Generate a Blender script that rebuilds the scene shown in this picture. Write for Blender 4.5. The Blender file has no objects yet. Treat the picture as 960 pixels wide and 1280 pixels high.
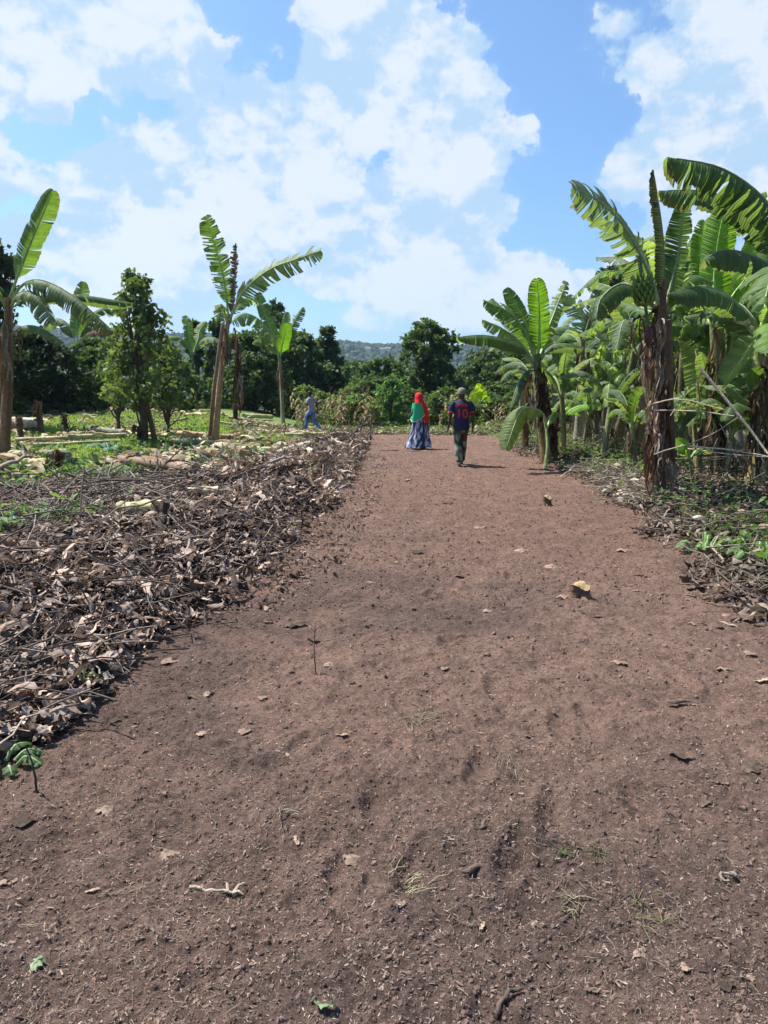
import bpy, math, random
import numpy as np
from mathutils import Vector, Matrix

random.seed(7)
RNG = np.random.default_rng(7)
S = bpy.context.scene
COL = S.collection

# ------------------------------------------------------------------ camera
CAM_Z = 1.65
PITCH = math.radians(9.2)
F = 924.4                                        # focal length in pixels of the 960x1280 photograph
cam = bpy.data.cameras.new('camera')
cam.sensor_fit = 'VERTICAL'; cam.sensor_height = 36.0; cam.lens = 26.0
cam.clip_start = 0.05; cam.clip_end = 12000
camo = bpy.data.objects.new('camera', cam); COL.objects.link(camo)
camo.location = (0, 0, CAM_Z); camo.rotation_euler = (math.radians(90) - PITCH, 0, 0)
S.camera = camo
S.view_settings.view_transform = 'Standard'; S.view_settings.look = 'None'
S.view_settings.gamma = 1.0; S.view_settings.exposure = 1.05
try:
    S.cycles.use_denoising = True; S.cycles.denoiser = 'OPENIMAGEDENOISE'
    S.cycles.max_bounces = 6; S.cycles.transparent_max_bounces = 6
    S.cycles.volume_bounces = 0
except Exception:
    pass

def ray(px, py):
    a = (px - 480) / F; b = -(py - 640) / F
    c, s = math.cos(PITCH), math.sin(PITCH)
    return np.array([a, c + b * s, -s + b * c])

def P(px, py, Y):
    d = ray(px, py)
    return np.array([0, 0, CAM_Z]) + d * (Y / d[1])

# ------------------------------------------------------------------ sun and sky
SUN_EL, SUN_AZ = math.radians(60), math.radians(-62)       # azimuth from +Y, negative to the left
SUNV = Vector((math.sin(SUN_AZ) * math.cos(SUN_EL), math.cos(SUN_AZ) * math.cos(SUN_EL), math.sin(SUN_EL)))
sun = bpy.data.lights.new('sun', 'SUN'); sun.energy = 4.9; sun.angle = math.radians(0.5); sun.color = (1.0, 0.955, 0.89)
suno = bpy.data.objects.new('sun', sun); COL.objects.link(suno)
suno.rotation_euler = SUNV.to_track_quat('Z', 'Y').to_euler()

W = bpy.data.worlds.new('World'); S.world = W; W.use_nodes = True
try:
    W.cycles.sampling_method = 'MANUAL'; W.cycles.sample_map_resolution = 512
except Exception:
    pass
wt = W.node_tree; wt.nodes.clear()
WS = 0.1
def wn(t, **k):
    n = wt.nodes.new(t)
    for a, v in k.items(): setattr(n, a, v)
    return n
def wl(a, b): wt.links.new(a, b)
def wmath(op, a, b=None, c=None, clamp=False):
    n = wn('ShaderNodeMath', operation=op, use_clamp=clamp)
    for i, v in enumerate((a, b, c)):
        if v is None: continue
        if isinstance(v, (int, float)): n.inputs[i].default_value = v
        else: wl(v, n.inputs[i])
    return n.outputs[0]
def wvec(op, a, b=None, c=None):
    n = wn('ShaderNodeVectorMath', operation=op)
    for i, v in enumerate((a, b, c)):
        if v is None: continue
        if isinstance(v, (tuple, list)): n.inputs[i].default_value = v
        else: wl(v, n.inputs[i])
    return n.outputs[0]
def azel(px, py):
    d = ray(px, py); d = d / np.linalg.norm(d)
    return math.atan2(d[0], d[1]), math.asin(d[2])
# cloud banks of this sky: centre and half-size in degrees come from where each bank hangs (az, el), weight
BLOBS = [  # px, py, rx, ry, weight     (banks seen in the photograph, turned into directions)
    (75, 45, 270, 120, 1.0), (60, 90, 200, 60, .35), (215, 20, 60, 40, .3), (385, 170, 210, 110, .85), (480, 60, 190, 110, 1.0), (590, 130, 120, 130, 1.0), (590, 200, 140, 90, .8),
    (440, 25, 80, 70, .6), (130, 212, 250, 55, 1.1), (250, 190, 160, 80, .55), (180, 285, 150, 75, .8), (335, 285, 130, 60, .7), (600, 310, 200, 90, .65), (480, 300, 170, 80, .6),
    (480, 340, 460, 70, .85), (180, 300, 220, 60, .6), (560, 290, 90, 50, .45), (690, 330, 90, 45, .45), (800, 240, 70, 50, .5), (90, 300, 120, 50, .4),
    (880, 70, 150, 140, 1.15), (930, 190, 190, 80, .9), (850, 260, 180, 110, .85), (770, 25, 50, 40, .5), (790, 130, 60, 50, .4), (70, 320, 280, 90, .95),
    (640, 20, 40, 60, .35), (1080, 60, 200, 200, .9), (-140, 60, 200, 160, .8),
    # the blue gaps
    (70, 155, 150, 42, -1.35), (20, 190, 80, 30, -.4), (285, 60, 60, 55, -1.1), (300, 25, 55, 50, -1.0), (350, 95, 35, 40, -.5), (720, 120, 90, 160, -1.5), (690, 40, 70, 80, -1.1), (700, 225, 90, 60, -.8),
    (215, 262, 45, 45, -.6), (455, 222, 50, 30, -.6), (20, 240, 70, 35, -.6), (110, 265, 60, 30, -.4), (560, 270, 50, 22, -.3), (730, 290, 60, 40, -.35),
]
tc = wn('ShaderNodeTexCoord')
dirv = wvec('NORMALIZE', tc.outputs['Generated'])
def noise(vec, scale, detail, rough=.55, lac=2.0, out=0):
    n = wn('ShaderNodeTexNoise', noise_dimensions='3D')
    n.inputs['Scale'].default_value = scale; n.inputs['Detail'].default_value = detail
    n.inputs['Roughness'].default_value = rough; n.inputs['Lacunarity'].default_value = lac
    wl(vec, n.inputs['Vector'])
    return n.outputs[out]
def density(dv, blobs=True):
    sx = wn('ShaderNodeSeparateXYZ'); wl(dv, sx.inputs[0])
    az = wmath('ARCTAN2', sx.outputs[0], sx.outputs[1]); el = wmath('ARCSINE', sx.outputs[2])
    cb = wn('ShaderNodeCombineXYZ'); wl(az, cb.inputs[0]); wl(el, cb.inputs[1])
    w1 = wvec('MULTIPLY', wvec('SUBTRACT', noise(dv, 5.0, 3, .55, out=1), (.5, .5, .5)), (.30, .20, 0))
    w2 = wvec('MULTIPLY', wvec('SUBTRACT', noise(dv, 22.0, 6, .6, out=1), (.5, .5, .5)), (.10, .09, 0))
    p = wvec('ADD', wvec('ADD', cb.outputs[0], w1), w2)
    acc = None
    for (bx, by, rx, ry, wgt) in (BLOBS if blobs else ()):
        a, e = azel(bx, by)
        sa, se = rx / F * 1.45, ry / F * 1.45
        m = wvec('MULTIPLY_ADD', p, (1 / sa, 1 / se, 0), (-a / sa, -e / se, 0))
        g = wn('ShaderNodeTexGradient', gradient_type='QUADRATIC_SPHERE'); wl(m, g.inputs[0])
        acc = wmath('MULTIPLY', g.outputs[1], wgt) if acc is None else wmath('MULTIPLY_ADD', g.outputs[1], wgt, acc)
    squash = wvec('MULTIPLY', dv, (1, 1, 1.5))
    n1 = noise(squash, 5.0, 9, .58)
    vor = wn('ShaderNodeTexVoronoi', feature='F1'); vor.inputs['Scale'].default_value = 15
    vor.inputs['Detail'].default_value = 2; vor.inputs['Roughness'].default_value = .55
    wl(wvec('ADD', squash, w2), vor.inputs['Vector'])
    puff = wmath('MULTIPLY_ADD', vor.outputs['Distance'], -.42, wmath('MULTIPLY', n1, 1.5))
    return (wmath('ADD', puff, acc) if blobs else puff), el, puff
D0, EL0, PUFF0 = density(dirv)
off = wvec('NORMALIZE', wvec('ADD', dirv, tuple(np.array(SUNV) * 0.03 + np.array([0, 0, .035]))))
PUFF1 = density(off, False)[2]
edge = wn('ShaderNodeMapRange', interpolation_type='SMOOTHSTEP'); wl(D0, edge.inputs[0])
edge.inputs['From Min'].default_value = .69; edge.inputs['From Max'].default_value = .90
soft = wn('ShaderNodeMapRange', interpolation_type='SMOOTHSTEP'); wl(D0, soft.inputs[0]); soft.inputs['From Min'].default_value = .35; soft.inputs['From Max'].default_value = 1.25
low = wn('ShaderNodeMapRange', interpolation_type='SMOOTHSTEP'); wl(EL0, low.inputs[0]); low.inputs['From Min'].default_value = .02; low.inputs['From Max'].default_value = .20
low.inputs['To Min'].default_value = .7; low.inputs['To Max'].default_value = 1
mask = wmath('MULTIPLY', wmath('MULTIPLY_ADD', soft.outputs[0], .24, wmath('MULTIPLY', edge.outputs[0], .72), clamp=True), low.outputs[0])
lit = wmath('MULTIPLY_ADD', wmath('SUBTRACT', PUFF0, PUFF1), 1.7, wmath('MULTIPLY_ADD', D0, .20, wmath('MULTIPLY', noise(wvec('MULTIPLY', dirv, (1, 1, 2.2)), 4.5, 5, .6), .9)))
litr = wn('ShaderNodeMapRange', interpolation_type='SMOOTHSTEP'); wl(lit, litr.inputs[0]); litr.inputs['From Min'].default_value = .36; litr.inputs['From Max'].default_value = 1.04
cc = wn('ShaderNodeMix', data_type='RGBA'); wl(litr.outputs[0], cc.inputs[0])
cc.inputs[6].default_value = (.24 / WS, .338 / WS, .455 / WS, 1); cc.inputs[7].default_value = (.395 / WS, .43 / WS, .475 / WS, 1)
sky = wn('ShaderNodeTexSky', sky_type='NISHITA'); sky.sun_disc = False
sky.sun_elevation = SUN_EL; sky.sun_rotation = SUN_AZ; sky.air_density = 1.0; sky.dust_density = 2.0; sky.ozone_density = 3.0
gain = wn('ShaderNodeMix', data_type='RGBA', blend_type='MULTIPLY'); gain.inputs[0].default_value = 1
wl(sky.outputs[0], gain.inputs[6]); gain.inputs[7].default_value = (.62, .83, .99, 1)
fin = wn('ShaderNodeMix', data_type='RGBA'); wl(mask, fin.inputs[0]); wl(gain.outputs[2], fin.inputs[6]); wl(cc.outputs[2], fin.inputs[7])
bg = wn('ShaderNodeBackground'); bg.inputs[1].default_value = WS; wl(fin.outputs[2], bg.inputs[0])
wo = wn('ShaderNodeOutputWorld'); wl(bg.outputs[0], wo.inputs[0])

# ------------------------------------------------------------------ helpers: noise, meshes, tags
def _hash(ix, iy, s):
    n = (ix * 374761393 + iy * 668265263 + s * 144269504) & 0xffffffff
    n = ((n ^ (n >> 13)) * 1274126177) & 0xffffffff
    return ((n ^ (n >> 16)) & 0xffff) / 65535.0
def vn(x, y, s=0):
    x = np.asarray(x, float); y = np.asarray(y, float)
    ix = np.floor(x).astype(np.int64); iy = np.floor(y).astype(np.int64)
    fx = x - ix; fy = y - iy
    u = fx * fx * fx * (fx * (fx * 6 - 15) + 10); v = fy * fy * fy * (fy * (fy * 6 - 15) + 10)
    a = _hash(ix, iy, s); b = _hash(ix + 1, iy, s); c = _hash(ix, iy + 1, s); d = _hash(ix + 1, iy + 1, s)
    return (a * (1 - u) + b * u) * (1 - v) + (c * (1 - u) + d * u) * v - .5
def fbm(x, y, o=4, s=0, g=.5):
    x = np.asarray(x, float); y = np.asarray(y, float)
    t = 0; a = 1.0
    for i in range(o):
        t = t + a * vn(x, y, s + i * 17); a *= g
        x, y = (x * .8 - y * .6) * 2.03 + 3.1, (x * .6 + y * .8) * 2.03 + 1.7
    return t
def sm(a, b, x):
    t = np.clip((np.asarray(x, float) - a) / (b - a), 0, 1)
    return t * t * (3 - 2 * t)

class MB:
    """collects pieces with a colour per vertex; build() links them as ONE mesh object"""
    def __init__(self): self.V = []; self.F = []; self.T = []; self.C = []; self.U = []; self.n = 0
    def add(self, v, f, col=(.5, .5, .5), uv=None):
        v = np.asarray(v, float).reshape(-1, 3); k = len(v)
        for q in f:
            self.F.append(np.asarray(q, np.int64).ravel() + self.n); self.T.append(np.array([len(q)]))
        self._fin(v, k, col, uv)
    def addq(self, v, f, col, uv=None):                 # f: array (m, c) of equal faces
        v = np.asarray(v, float).reshape(-1, 3); f = np.asarray(f, np.int64); k = len(v)
        self.F.append((f + self.n).ravel()); self.T.append(np.full(len(f), f.shape[1]))
        self._fin(v, k, col, uv)
    def _fin(self, v, k, col, uv):
        c = np.asarray(col, float)
        if c.ndim == 1: c = np.tile(c, (k, 1))
        self.V.append(v); self.C.append(c); self.U.append(np.zeros((k, 2)) if uv is None else np.asarray(uv, float)); self.n += k
    def mesh(self, name, mat=None, smooth=True):
        me = bpy.data.meshes.new(name)
        V = np.concatenate(self.V); Fl = np.concatenate(self.F); T = np.concatenate(self.T)
        me.vertices.add(len(V)); me.vertices.foreach_set('co', V.astype(np.float32).ravel())
        me.loops.add(len(Fl)); me.loops.foreach_set('vertex_index', Fl.astype(np.int32))
        me.polygons.add(len(T)); st = np.concatenate([[0], np.cumsum(T)[:-1]])
        me.polygons.foreach_set('loop_start', st.astype(np.int32)); me.polygons.foreach_set('loop_total', T.astype(np.int32))
        me.polygons.foreach_set('use_smooth', np.full(len(T), smooth))
        C = np.concatenate(self.C); C = np.concatenate([C, np.ones((len(C), 1))], 1)
        at = me.attributes.new('Col', 'FLOAT_COLOR', 'POINT'); at.data.foreach_set('color', C.astype(np.float32).ravel())
        U = np.concatenate(self.U); uvl = me.uv_layers.new(name='UVMap'); uvl.data.foreach_set('uv', U[Fl].astype(np.float32).ravel())
        if mat: me.materials.append(mat)
        me.update(calc_edges=True); me.validate()
        return me
    def build(self, name, mat, parent=None, smooth=True, loc=None):
        o = bpy.data.objects.new(name, self.mesh(name, mat, smooth)); COL.objects.link(o)
        if parent: o.parent = parent
        if loc is not None: o.location = loc
        return o
def tag(o, label, cat, group=None):
    o['label'] = label; o['category'] = cat
    if group: o['group'] = group
    return o
def kind(o, k, label=None):
    o['kind'] = k
    if label: o['label'] = label
    return o
def empty(name, loc, label, cat, group=None):
    o = bpy.data.objects.new(name, None); COL.objects.link(o); o.location = loc; o.empty_display_size = .1
    return tag(o, label, cat, group)
def place(name, me, loc, rz=0, sc=1, tilt=(0, 0), parent=None):
    o = bpy.data.objects.new(name, me); COL.objects.link(o); o.location = loc
    o.rotation_euler = (tilt[0], tilt[1], rz); o.scale = (sc, sc, sc) if np.isscalar(sc) else sc
    if parent: o.parent = parent
    return o

def norm(v):
    v = np.asarray(v, float); return v / (np.linalg.norm(v, axis=-1, keepdims=True) + 1e-12)
def curve(ctrl, n):
    """smooth curve through control points (Catmull-Rom)"""
    c = np.asarray(ctrl, float)
    if len(c) == 2: return c[0] + (c[1] - c[0]) * np.linspace(0, 1, n)[:, None]
    p = np.concatenate([[2 * c[0] - c[1]], c, [2 * c[-1] - c[-2]]])
    seg = np.linalg.norm(np.diff(c, axis=0), axis=1); cum = np.concatenate([[0], np.cumsum(seg)])
    out = []
    for s in np.linspace(0, cum[-1], n):
        i = min(max(np.searchsorted(cum, s, 'right') - 1, 0), len(seg) - 1)
        t = (s - cum[i]) / max(seg[i], 1e-9)
        a, b, d, e = p[i], p[i + 1], p[i + 2], p[i + 3]
        out.append(.5 * ((2 * b) + (-a + d) * t + (2 * a - 5 * b + 4 * d - e) * t * t + (-a + 3 * b - 3 * d + e) * t ** 3))
    return np.array(out)
def frames(pts, up=(0, 0, 1)):
    T = norm(np.gradient(pts, axis=0)); up = np.asarray(up, float)
    Wd = np.cross(T, up); bad = np.linalg.norm(Wd, axis=1) < .05
    Wd[bad] = np.cross(T[bad], (1, 0, .01)); Wd = norm(Wd)
    for i in range(1, len(Wd)):
        if np.dot(Wd[i], Wd[i - 1]) < 0: Wd[i] = -Wd[i]
    return T, Wd, np.cross(Wd, T)
def tube(mb, pts, rad, sides=6, col=(.3, .2, .1), cap=True, rough=0.0, flat=1.0, seed=0):
    pts = np.asarray(pts, float); n = len(pts); rad = np.broadcast_to(np.asarray(rad, float), (n,))
    T, A, B = frames(pts, (0.13, 0.21, 1) if abs(norm(pts[-1] - pts[0])[2]) < .9 else (0, 1, 0.1))
    th = np.linspace(0, 2 * np.pi, sides, endpoint=False)
    r = rad[:, None] * (1 + rough * (np.random.default_rng(seed).random((n, sides)) - .5) * 2)
    v = pts[:, None] + r[..., None] * (np.cos(th)[None, :, None] * A[:, None] + flat * np.sin(th)[None, :, None] * B[:, None])
    i = np.arange(n - 1)[:, None] * sides; j = np.arange(sides)[None]; k = (j + 1) % sides
    f = np.stack([i + j, i + k, i + sides + k, i + sides + j], -1).reshape(-1, 4)
    uv = np.stack(np.broadcast_arrays(np.linspace(0, 1, n)[:, None] , (th / 6.2832)[None]), -1).reshape(-1, 2)
    c = np.asarray(col, float)
    if c.ndim == 2: c = np.repeat(c, sides, 0)
    mb.addq(v.reshape(-1, 3), f, c, uv)
    if cap:
        cc = c if c.ndim == 1 else c[-1]
        mb.add(v[-1], [list(range(sides))], cc); mb.add(v[0], [list(range(sides))[::-1]], c if c.ndim == 1 else c[0])

# ------------------------------------------------------------------ materials
def newmat(name):
    m = bpy.data.materials.new(name); m.use_nodes = True; nt = m.node_tree; nt.nodes.clear()
    out = nt.nodes.new('ShaderNodeOutputMaterial')
    return m, nt, out
def vcol_mat(name, rough=.8, spec=.2, transl=0.0, tcol=(1, 1, .5), nscale=40., namp=.35, bump=.0, bscale=80., sheen=0, under=None, veins=False):
    m, nt, out = newmat(name); N = nt.nodes.new; L = nt.links.new
    at = N('ShaderNodeAttribute'); at.attribute_name = 'Col'
    tx = N('ShaderNodeTexCoord')
    nz = N('ShaderNodeTexNoise'); nz.inputs['Scale'].default_value = nscale; nz.inputs['Detail'].default_value = 5; L(tx.outputs['Object'], nz.inputs['Vector'])
    mr = N('ShaderNodeMapRange'); mr.inputs['From Min'].default_value = .25; mr.inputs['From Max'].default_value = .75
    mr.inputs['To Min'].default_value = 1 - namp; mr.inputs['To Max'].default_value = 1 + namp; L(nz.outputs[0], mr.inputs[0])
    mx = N('ShaderNodeMix'); mx.data_type = 'RGBA'; mx.blend_type = 'MULTIPLY'; mx.inputs[0].default_value = 1
    L(at.outputs[0], mx.inputs[6]); L(mr.outputs[0], mx.inputs[7]); c = mx.outputs[2]
    if under:
        ge = N('ShaderNodeNewGeometry'); m2 = N('ShaderNodeMix'); m2.data_type = 'RGBA'
        h = N('ShaderNodeMath'); h.operation = 'MULTIPLY'; h.inputs[1].default_value = under[3]; L(ge.outputs['Backfacing'], h.inputs[0])
        L(h.outputs[0], m2.inputs[0]); L(c, m2.inputs[6])
        m3 = N('ShaderNodeMix'); m3.data_type = 'RGBA'; m3.blend_type = 'ADD'; m3.inputs[0].default_value = 1; L(c, m3.inputs[6]); m3.inputs[7].default_value = (*under[:3], 1)
        L(m3.outputs[2], m2.inputs[7]); c = m2.outputs[2]
    b = N('ShaderNodeBsdfPrincipled'); b.inputs['Roughness'].default_value = rough; b.inputs['Specular IOR Level'].default_value = spec
    L(c, b.inputs['Base Color'])
    if sheen: b.inputs['Sheen Weight'].default_value = sheen
    nrm = None
    if bump:
        bn = N('ShaderNodeBump'); bn.inputs['Strength'].default_value = bump; bn.inputs['Distance'].default_value = .02
        nb = N('ShaderNodeTexNoise'); nb.inputs['Scale'].default_value = bscale; nb.inputs['Detail'].default_value = 4; L(tx.outputs['Object'], nb.inputs['Vector'])
        L(nb.outputs[0], bn.inputs['Height']); nrm = bn.outputs[0]
    if veins:
        wv = N('ShaderNodeTexWave'); wv.wave_type = 'BANDS'; wv.bands_direction = 'X'; wv.inputs['Scale'].default_value = 9; wv.inputs['Distortion'].default_value = .6
        L(tx.outputs['UV'], wv.inputs['Vector'])
        b2 = N('ShaderNodeBump'); b2.inputs['Strength'].default_value = .35; b2.inputs['Distance'].default_value = .012; L(wv.outputs[1], b2.inputs['Height'])
        if nrm: L(nrm, b2.inputs['Normal'])
        nrm = b2.outputs[0]
    if nrm: L(nrm, b.inputs['Normal'])
    if transl:
        t = N('ShaderNodeBsdfTranslucent'); tm = N('ShaderNodeMix'); tm.data_type = 'RGBA'; tm.blend_type = 'MULTIPLY'; tm.inputs[0].default_value = 1
        L(c, tm.inputs[6]); tm.inputs[7].default_value = (*tcol, 1); L(tm.outputs[2], t.inputs[0])
        if nrm: L(nrm, t.inputs[1])
        ms = N('ShaderNodeMixShader'); ms.inputs[0].default_value = transl; L(b.outputs[0], ms.inputs[1]); L(t.outputs[0], ms.inputs[2]); L(ms.outputs[0], out.inputs[0])
    else: L(b.outputs[0], out.inputs[0])
    return m
M_blade = vcol_mat('banana_blade', .55, .25, .36, (2.6, 2.5, .9), 9, .22, under=(.06, .075, .05, .8), veins=True)
M_dryblade = vcol_mat('dry_blade', .85, .15, .25, (1.3, 1.1, .8), 22, .45, bump=.5, bscale=30)
M_leaf = vcol_mat('tree_foliage', .6, .18, .32, (1.8, 1.9, .8), 1.2, .25)
M_grass = vcol_mat('grass_blade', .6, .2, .45, (1.6, 1.7, .8), 3, .3)
M_litter = vcol_mat('dry_litter', .85, .18, .15, (1.2, 1.05, .85), 30, .4, bump=.4, bscale=60)
M_wood = vcol_mat('bark_and_twigs', .85, .15, 0, nscale=25, namp=.4, bump=.6, bscale=40)
M_stem = vcol_mat('pseudostem_sheath', .6, .3, 0, nscale=14, namp=.45, bump=.6, bscale=18)
M_soilbit = vcol_mat('soil_clod', .95, .1, 0, nscale=60, namp=.3, bump=.5, bscale=120)
M_cloth = vcol_mat('cloth', .8, .2, 0, nscale=60, namp=.12, bump=.25, bscale=30)
M_skin = vcol_mat('skin', .5, .4, 0, nscale=30, namp=.1)
M_canopy = vcol_mat('far_canopy', .8, .1, 0, nscale=.5, namp=.5, bump=1.0, bscale=.8)
M_wall = vcol_mat('plaster', .8, .2, 0, nscale=3, namp=.1)

def soil_mat():
    m, nt, out = newmat('bare_soil'); N = nt.nodes.new; L = nt.links.new
    tx = N('ShaderNodeTexCoord'); at = N('ShaderNodeAttribute'); at.attribute_name = 'Col'
    def nz(sc, det=6, r=.6):
        n = N('ShaderNodeTexNoise'); n.inputs['Scale'].default_value = sc; n.inputs['Detail'].default_value = det; n.inputs['Roughness'].default_value = r
        L(tx.outputs['Object'], n.inputs['Vector']); return n.outputs[0]
    def rng(v, a, b, c, d):
        r = N('ShaderNodeMapRange'); L(v, r.inputs[0])
        for i, q in enumerate((a, b, c, d)): r.inputs[1 + i].default_value = q
        return r.outputs[0]
    def mul(c, f):
        x = N('ShaderNodeMix'); x.data_type = 'RGBA'; x.blend_type = 'MULTIPLY'; x.inputs[0].default_value = 1; L(c, x.inputs[6]); L(f, x.inputs[7]); return x.outputs[2]
    c = at.outputs[0]
    c = mul(c, rng(nz(3, 5), .3, .7, .78, 1.2)); c = mul(c, rng(nz(14, 7, .72), .28, .72, .66, 1.34)); c = mul(c, rng(nz(60, 5, .7), .3, .7, .60, 1.40)); c = mul(c, rng(nz(190, 3, .7), .3, .7, .6, 1.4))
    # pale crumbs of dry fibre in the soil
    v = N('ShaderNodeTexVoronoi'); v.inputs['Scale'].default_value = 95; L(tx.outputs['Object'], v.inputs['Vector'])
    sp = rng(v.outputs['Distance'], .16, .1, 0, 1); gate = rng(v.outputs['Color'], .82, .86, 0, 1)
    pm = N('ShaderNodeMath'); pm.operation = 'MULTIPLY'; L(sp, pm.inputs[0]); L(gate, pm.inputs[1])
    mx = N('ShaderNodeMix'); mx.data_type = 'RGBA'; L(pm.outputs[0], mx.inputs[0]); L(c, mx.inputs[6]); mx.inputs[7].default_value = (.30, .235, .19, 1)
    b = N('ShaderNodeBsdfPrincipled'); b.inputs['Roughness'].default_value = .95; b.inputs['Specular IOR Level'].default_value = .12; L(mx.outputs[2], b.inputs['Base Color'])
    b1 = N('ShaderNodeBump'); b1.inputs['Strength'].default_value = 1.0; b1.inputs['Distance'].default_value = .045; L(nz(26, 9, .72), b1.inputs['Height'])
    b2 = N('ShaderNodeBump'); b2.inputs['Strength'].default_value = 1.0; b2.inputs['Distance'].default_value = .007; L(nz(260, 4, .7), b2.inputs['Height']); L(b1.outputs[0], b2.inputs['Normal'])
    L(b2.outputs[0], b.inputs['Normal']); L(b.outputs[0], out.inputs[0])
    return m
M_soil = soil_mat()

# ------------------------------------------------------------------ the lie of the land
YL = [0, 2.9, 3.4, 4.1, 4.9, 6.1, 7.6, 11.7, 19, 27.7, 40]; XLv = [-2.3, -2.15, -1.75, -1.72, -1.56, -1.20, -.99, -.82, -.70, -.6, -.5]
YR = [0, 5.26, 7.1, 8, 10.2, 13.9, 20.3, 30, 40]; XRv = [2.5, 2.75, 3.2, 3.3, 3.5, 3.85, 3.75, 3.9, 4.2]
Y_END = 29.0
def XL(y): return np.interp(y, YL, XLv) + .18 * fbm(np.asarray(y) * .9, 0 * np.asarray(y) + 3, 3, 5)
def XR(y): return np.interp(y, YR, XRv) + .25 * fbm(np.asarray(y) * .7, 0 * np.asarray(y) + 9, 3, 8)
def start_left(x, y): return sm(2.75, 3.5, y + .25 * fbm(x * 1.3, y * 1.3, 2, 61) + .25 * (x + 1.5))
def hgt(x, y):
    x = np.asarray(x, float); y = np.asarray(y, float)
    dl = XL(y) - x; dr = x - XR(y)
    fade = start_left(x, y) * (1 - sm(24, 29, y))
    near = np.interp(y, [3, 5, 9, 14, 20, 28], [.16, .32, .36, .25, .18, .10])
    bank = fade * near * sm(-.1, .75, dl) * (1 - .72 * sm(1.3, 4.0, dl)) * (1 + .7 * fbm(x * .9, y * .9, 3, 21))
    rb = .13 * sm(-.1, .9, dr) * (1 + .8 * fbm(x * 1.1, y * 1.1, 3, 31)) * sm(4, 5.5, y) * (1 - .5 * sm(1.5, 3, dr))
    h = bank + rb + .05 * fbm(x * .25, y * .25, 3, 41) * sm(2, 9, np.hypot(x, y)) + .025 * fbm(x * .8, y * .8, 2, 43)
    h = h + .12 * sm(28.5, 31, y) * (1 - sm(33, 38, y)) * fbm(x * .7, y * .7, 3, 47)
    h = h + .72 * sm(20, 34, y) * sm(-3.5, -8.5, x) * (1 - sm(42, 60, y))
    r = np.hypot(x, y)
    h = h - 9.0 * sm(48, 330, y) + .6 * fbm(x * .02, y * .02, 3, 51) * sm(40, 120, r)
    return h
def soilmask(x, y):
    dl = XL(y) - x; dr = x - XR(y)
    left = 1 - sm(-.15, .35, dl) * start_left(x, y)
    right = 1 - sm(-.15, .35, dr) * sm(3.5, 5, y)
    return left * right * (1 - sm(Y_END - .6, Y_END + .5, y + 2.2 * fbm(x * .6, y * .15, 4, 71) + .15 * np.abs(x - 1.4)))
def G(px, py):
    """the point of the ground under a pixel of the photograph"""
    d = ray(px, py); t = np.geomspace(1.2, 400, 6000)
    p = np.array([0, 0, CAM_Z])[None] + d[None] * t[:, None]
    below = np.nonzero(p[:, 2] < hgt(p[:, 0], p[:, 1]))[0]
    q = p[below[0]] if len(below) else p[-1]
    return np.array([q[0], q[1], float(hgt(q[0], q[1]))])

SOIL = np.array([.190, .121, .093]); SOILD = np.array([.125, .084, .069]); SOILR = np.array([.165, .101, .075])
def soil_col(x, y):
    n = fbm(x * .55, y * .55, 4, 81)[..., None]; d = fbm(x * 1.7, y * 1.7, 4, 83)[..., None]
    near_dark = sm(3.4, 2.3, y + .8 * n[..., 0])[..., None] * .55  # soil darkens towards the camera
    t = np.clip(near_dark + sm(-.02, .34, d * .8 + n * .9) * .9, 0, 1)
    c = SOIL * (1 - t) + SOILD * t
    rr = (sm(4, 10, y)[..., None]) * np.clip(.9 - n, 0, 1)
    return c * (1 - rr) + SOILR * rr

# ground sheet: one tensor grid, fine near the camera and coarse towards the horizon
def spaced(c, fine, far, n):
    u = np.linspace(-1, 1, n); b = np.arcsinh(far / fine / 1.0)
    return c + fine * np.sinh(b * u)
gx = spaced(0.0, 3.4, 3200, 430); gy = spaced(10.0, 5.0, 3200, 420)
X, Y = np.meshgrid(gx, gy)
Z = hgt(X, Y)
sk = soilmask(X, Y)
Z = Z - .09 * sk - .012
rough_ = (1 - sm(20, 40, np.hypot(X, Y)))
Z = Z + rough_ * .05 * fbm(X * 3, Y * 3, 4, 91) * (1 - sk)
dl = XL(Y) - X; dr = X - XR(Y)
green = np.array([.13, .19, .045]); straw = np.array([.28, .235, .14]); mulch_shade = np.array([.075, .052, .042]); field = np.array([.055, .085, .030])  # mulch brown darkened so the litter lying on it looks deep with shadow
gm = sm(-.15, .12, fbm(X * .35, Y * .35, 4, 101) + .12 * sm(13, 20, Y))[..., None]
cg = straw * (1 - gm) + green * gm
ml = np.clip(sm(5.5, 3.0, dl) * sm(-1, 0, dl) * sm(26, 16, Y) + sm(15, 12.5, Y) * sm(-.5, 0, dl), 0, 1)[..., None]
mr_ = (sm(-1, 0, dr))[..., None] * .8
cg = cg * (1 - ml) + mulch_shade * ml
cg = cg * (1 - mr_) + (mulch_shade * .9 + .15 * green) * mr_
ff = sm(36, 60, np.hypot(X, Y))[..., None]
cg = cg * (1 - ff) + field * (1 + .8 * fbm(X * .03, Y * .03, 3, 111)[..., None]) * ff
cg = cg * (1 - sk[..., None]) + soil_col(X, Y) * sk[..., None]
def grid_faces(r, c):
    i = np.arange(r - 1)[:, None] * c; j = np.arange(c - 1)[None]
    a = i + j
    return np.stack([a, a + 1, a + c + 1, a + c], -1).reshape(-1, 4)
mb = MB(); mb.addq(np.stack([X, Y, Z], -1).reshape(-1, 3), grid_faces(*X.shape), np.clip(cg, .01, 1).reshape(-1, 3))
kind(mb.build('ground', M_soil), 'structure', 'open field ground with grass and trampled banana debris')

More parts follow.
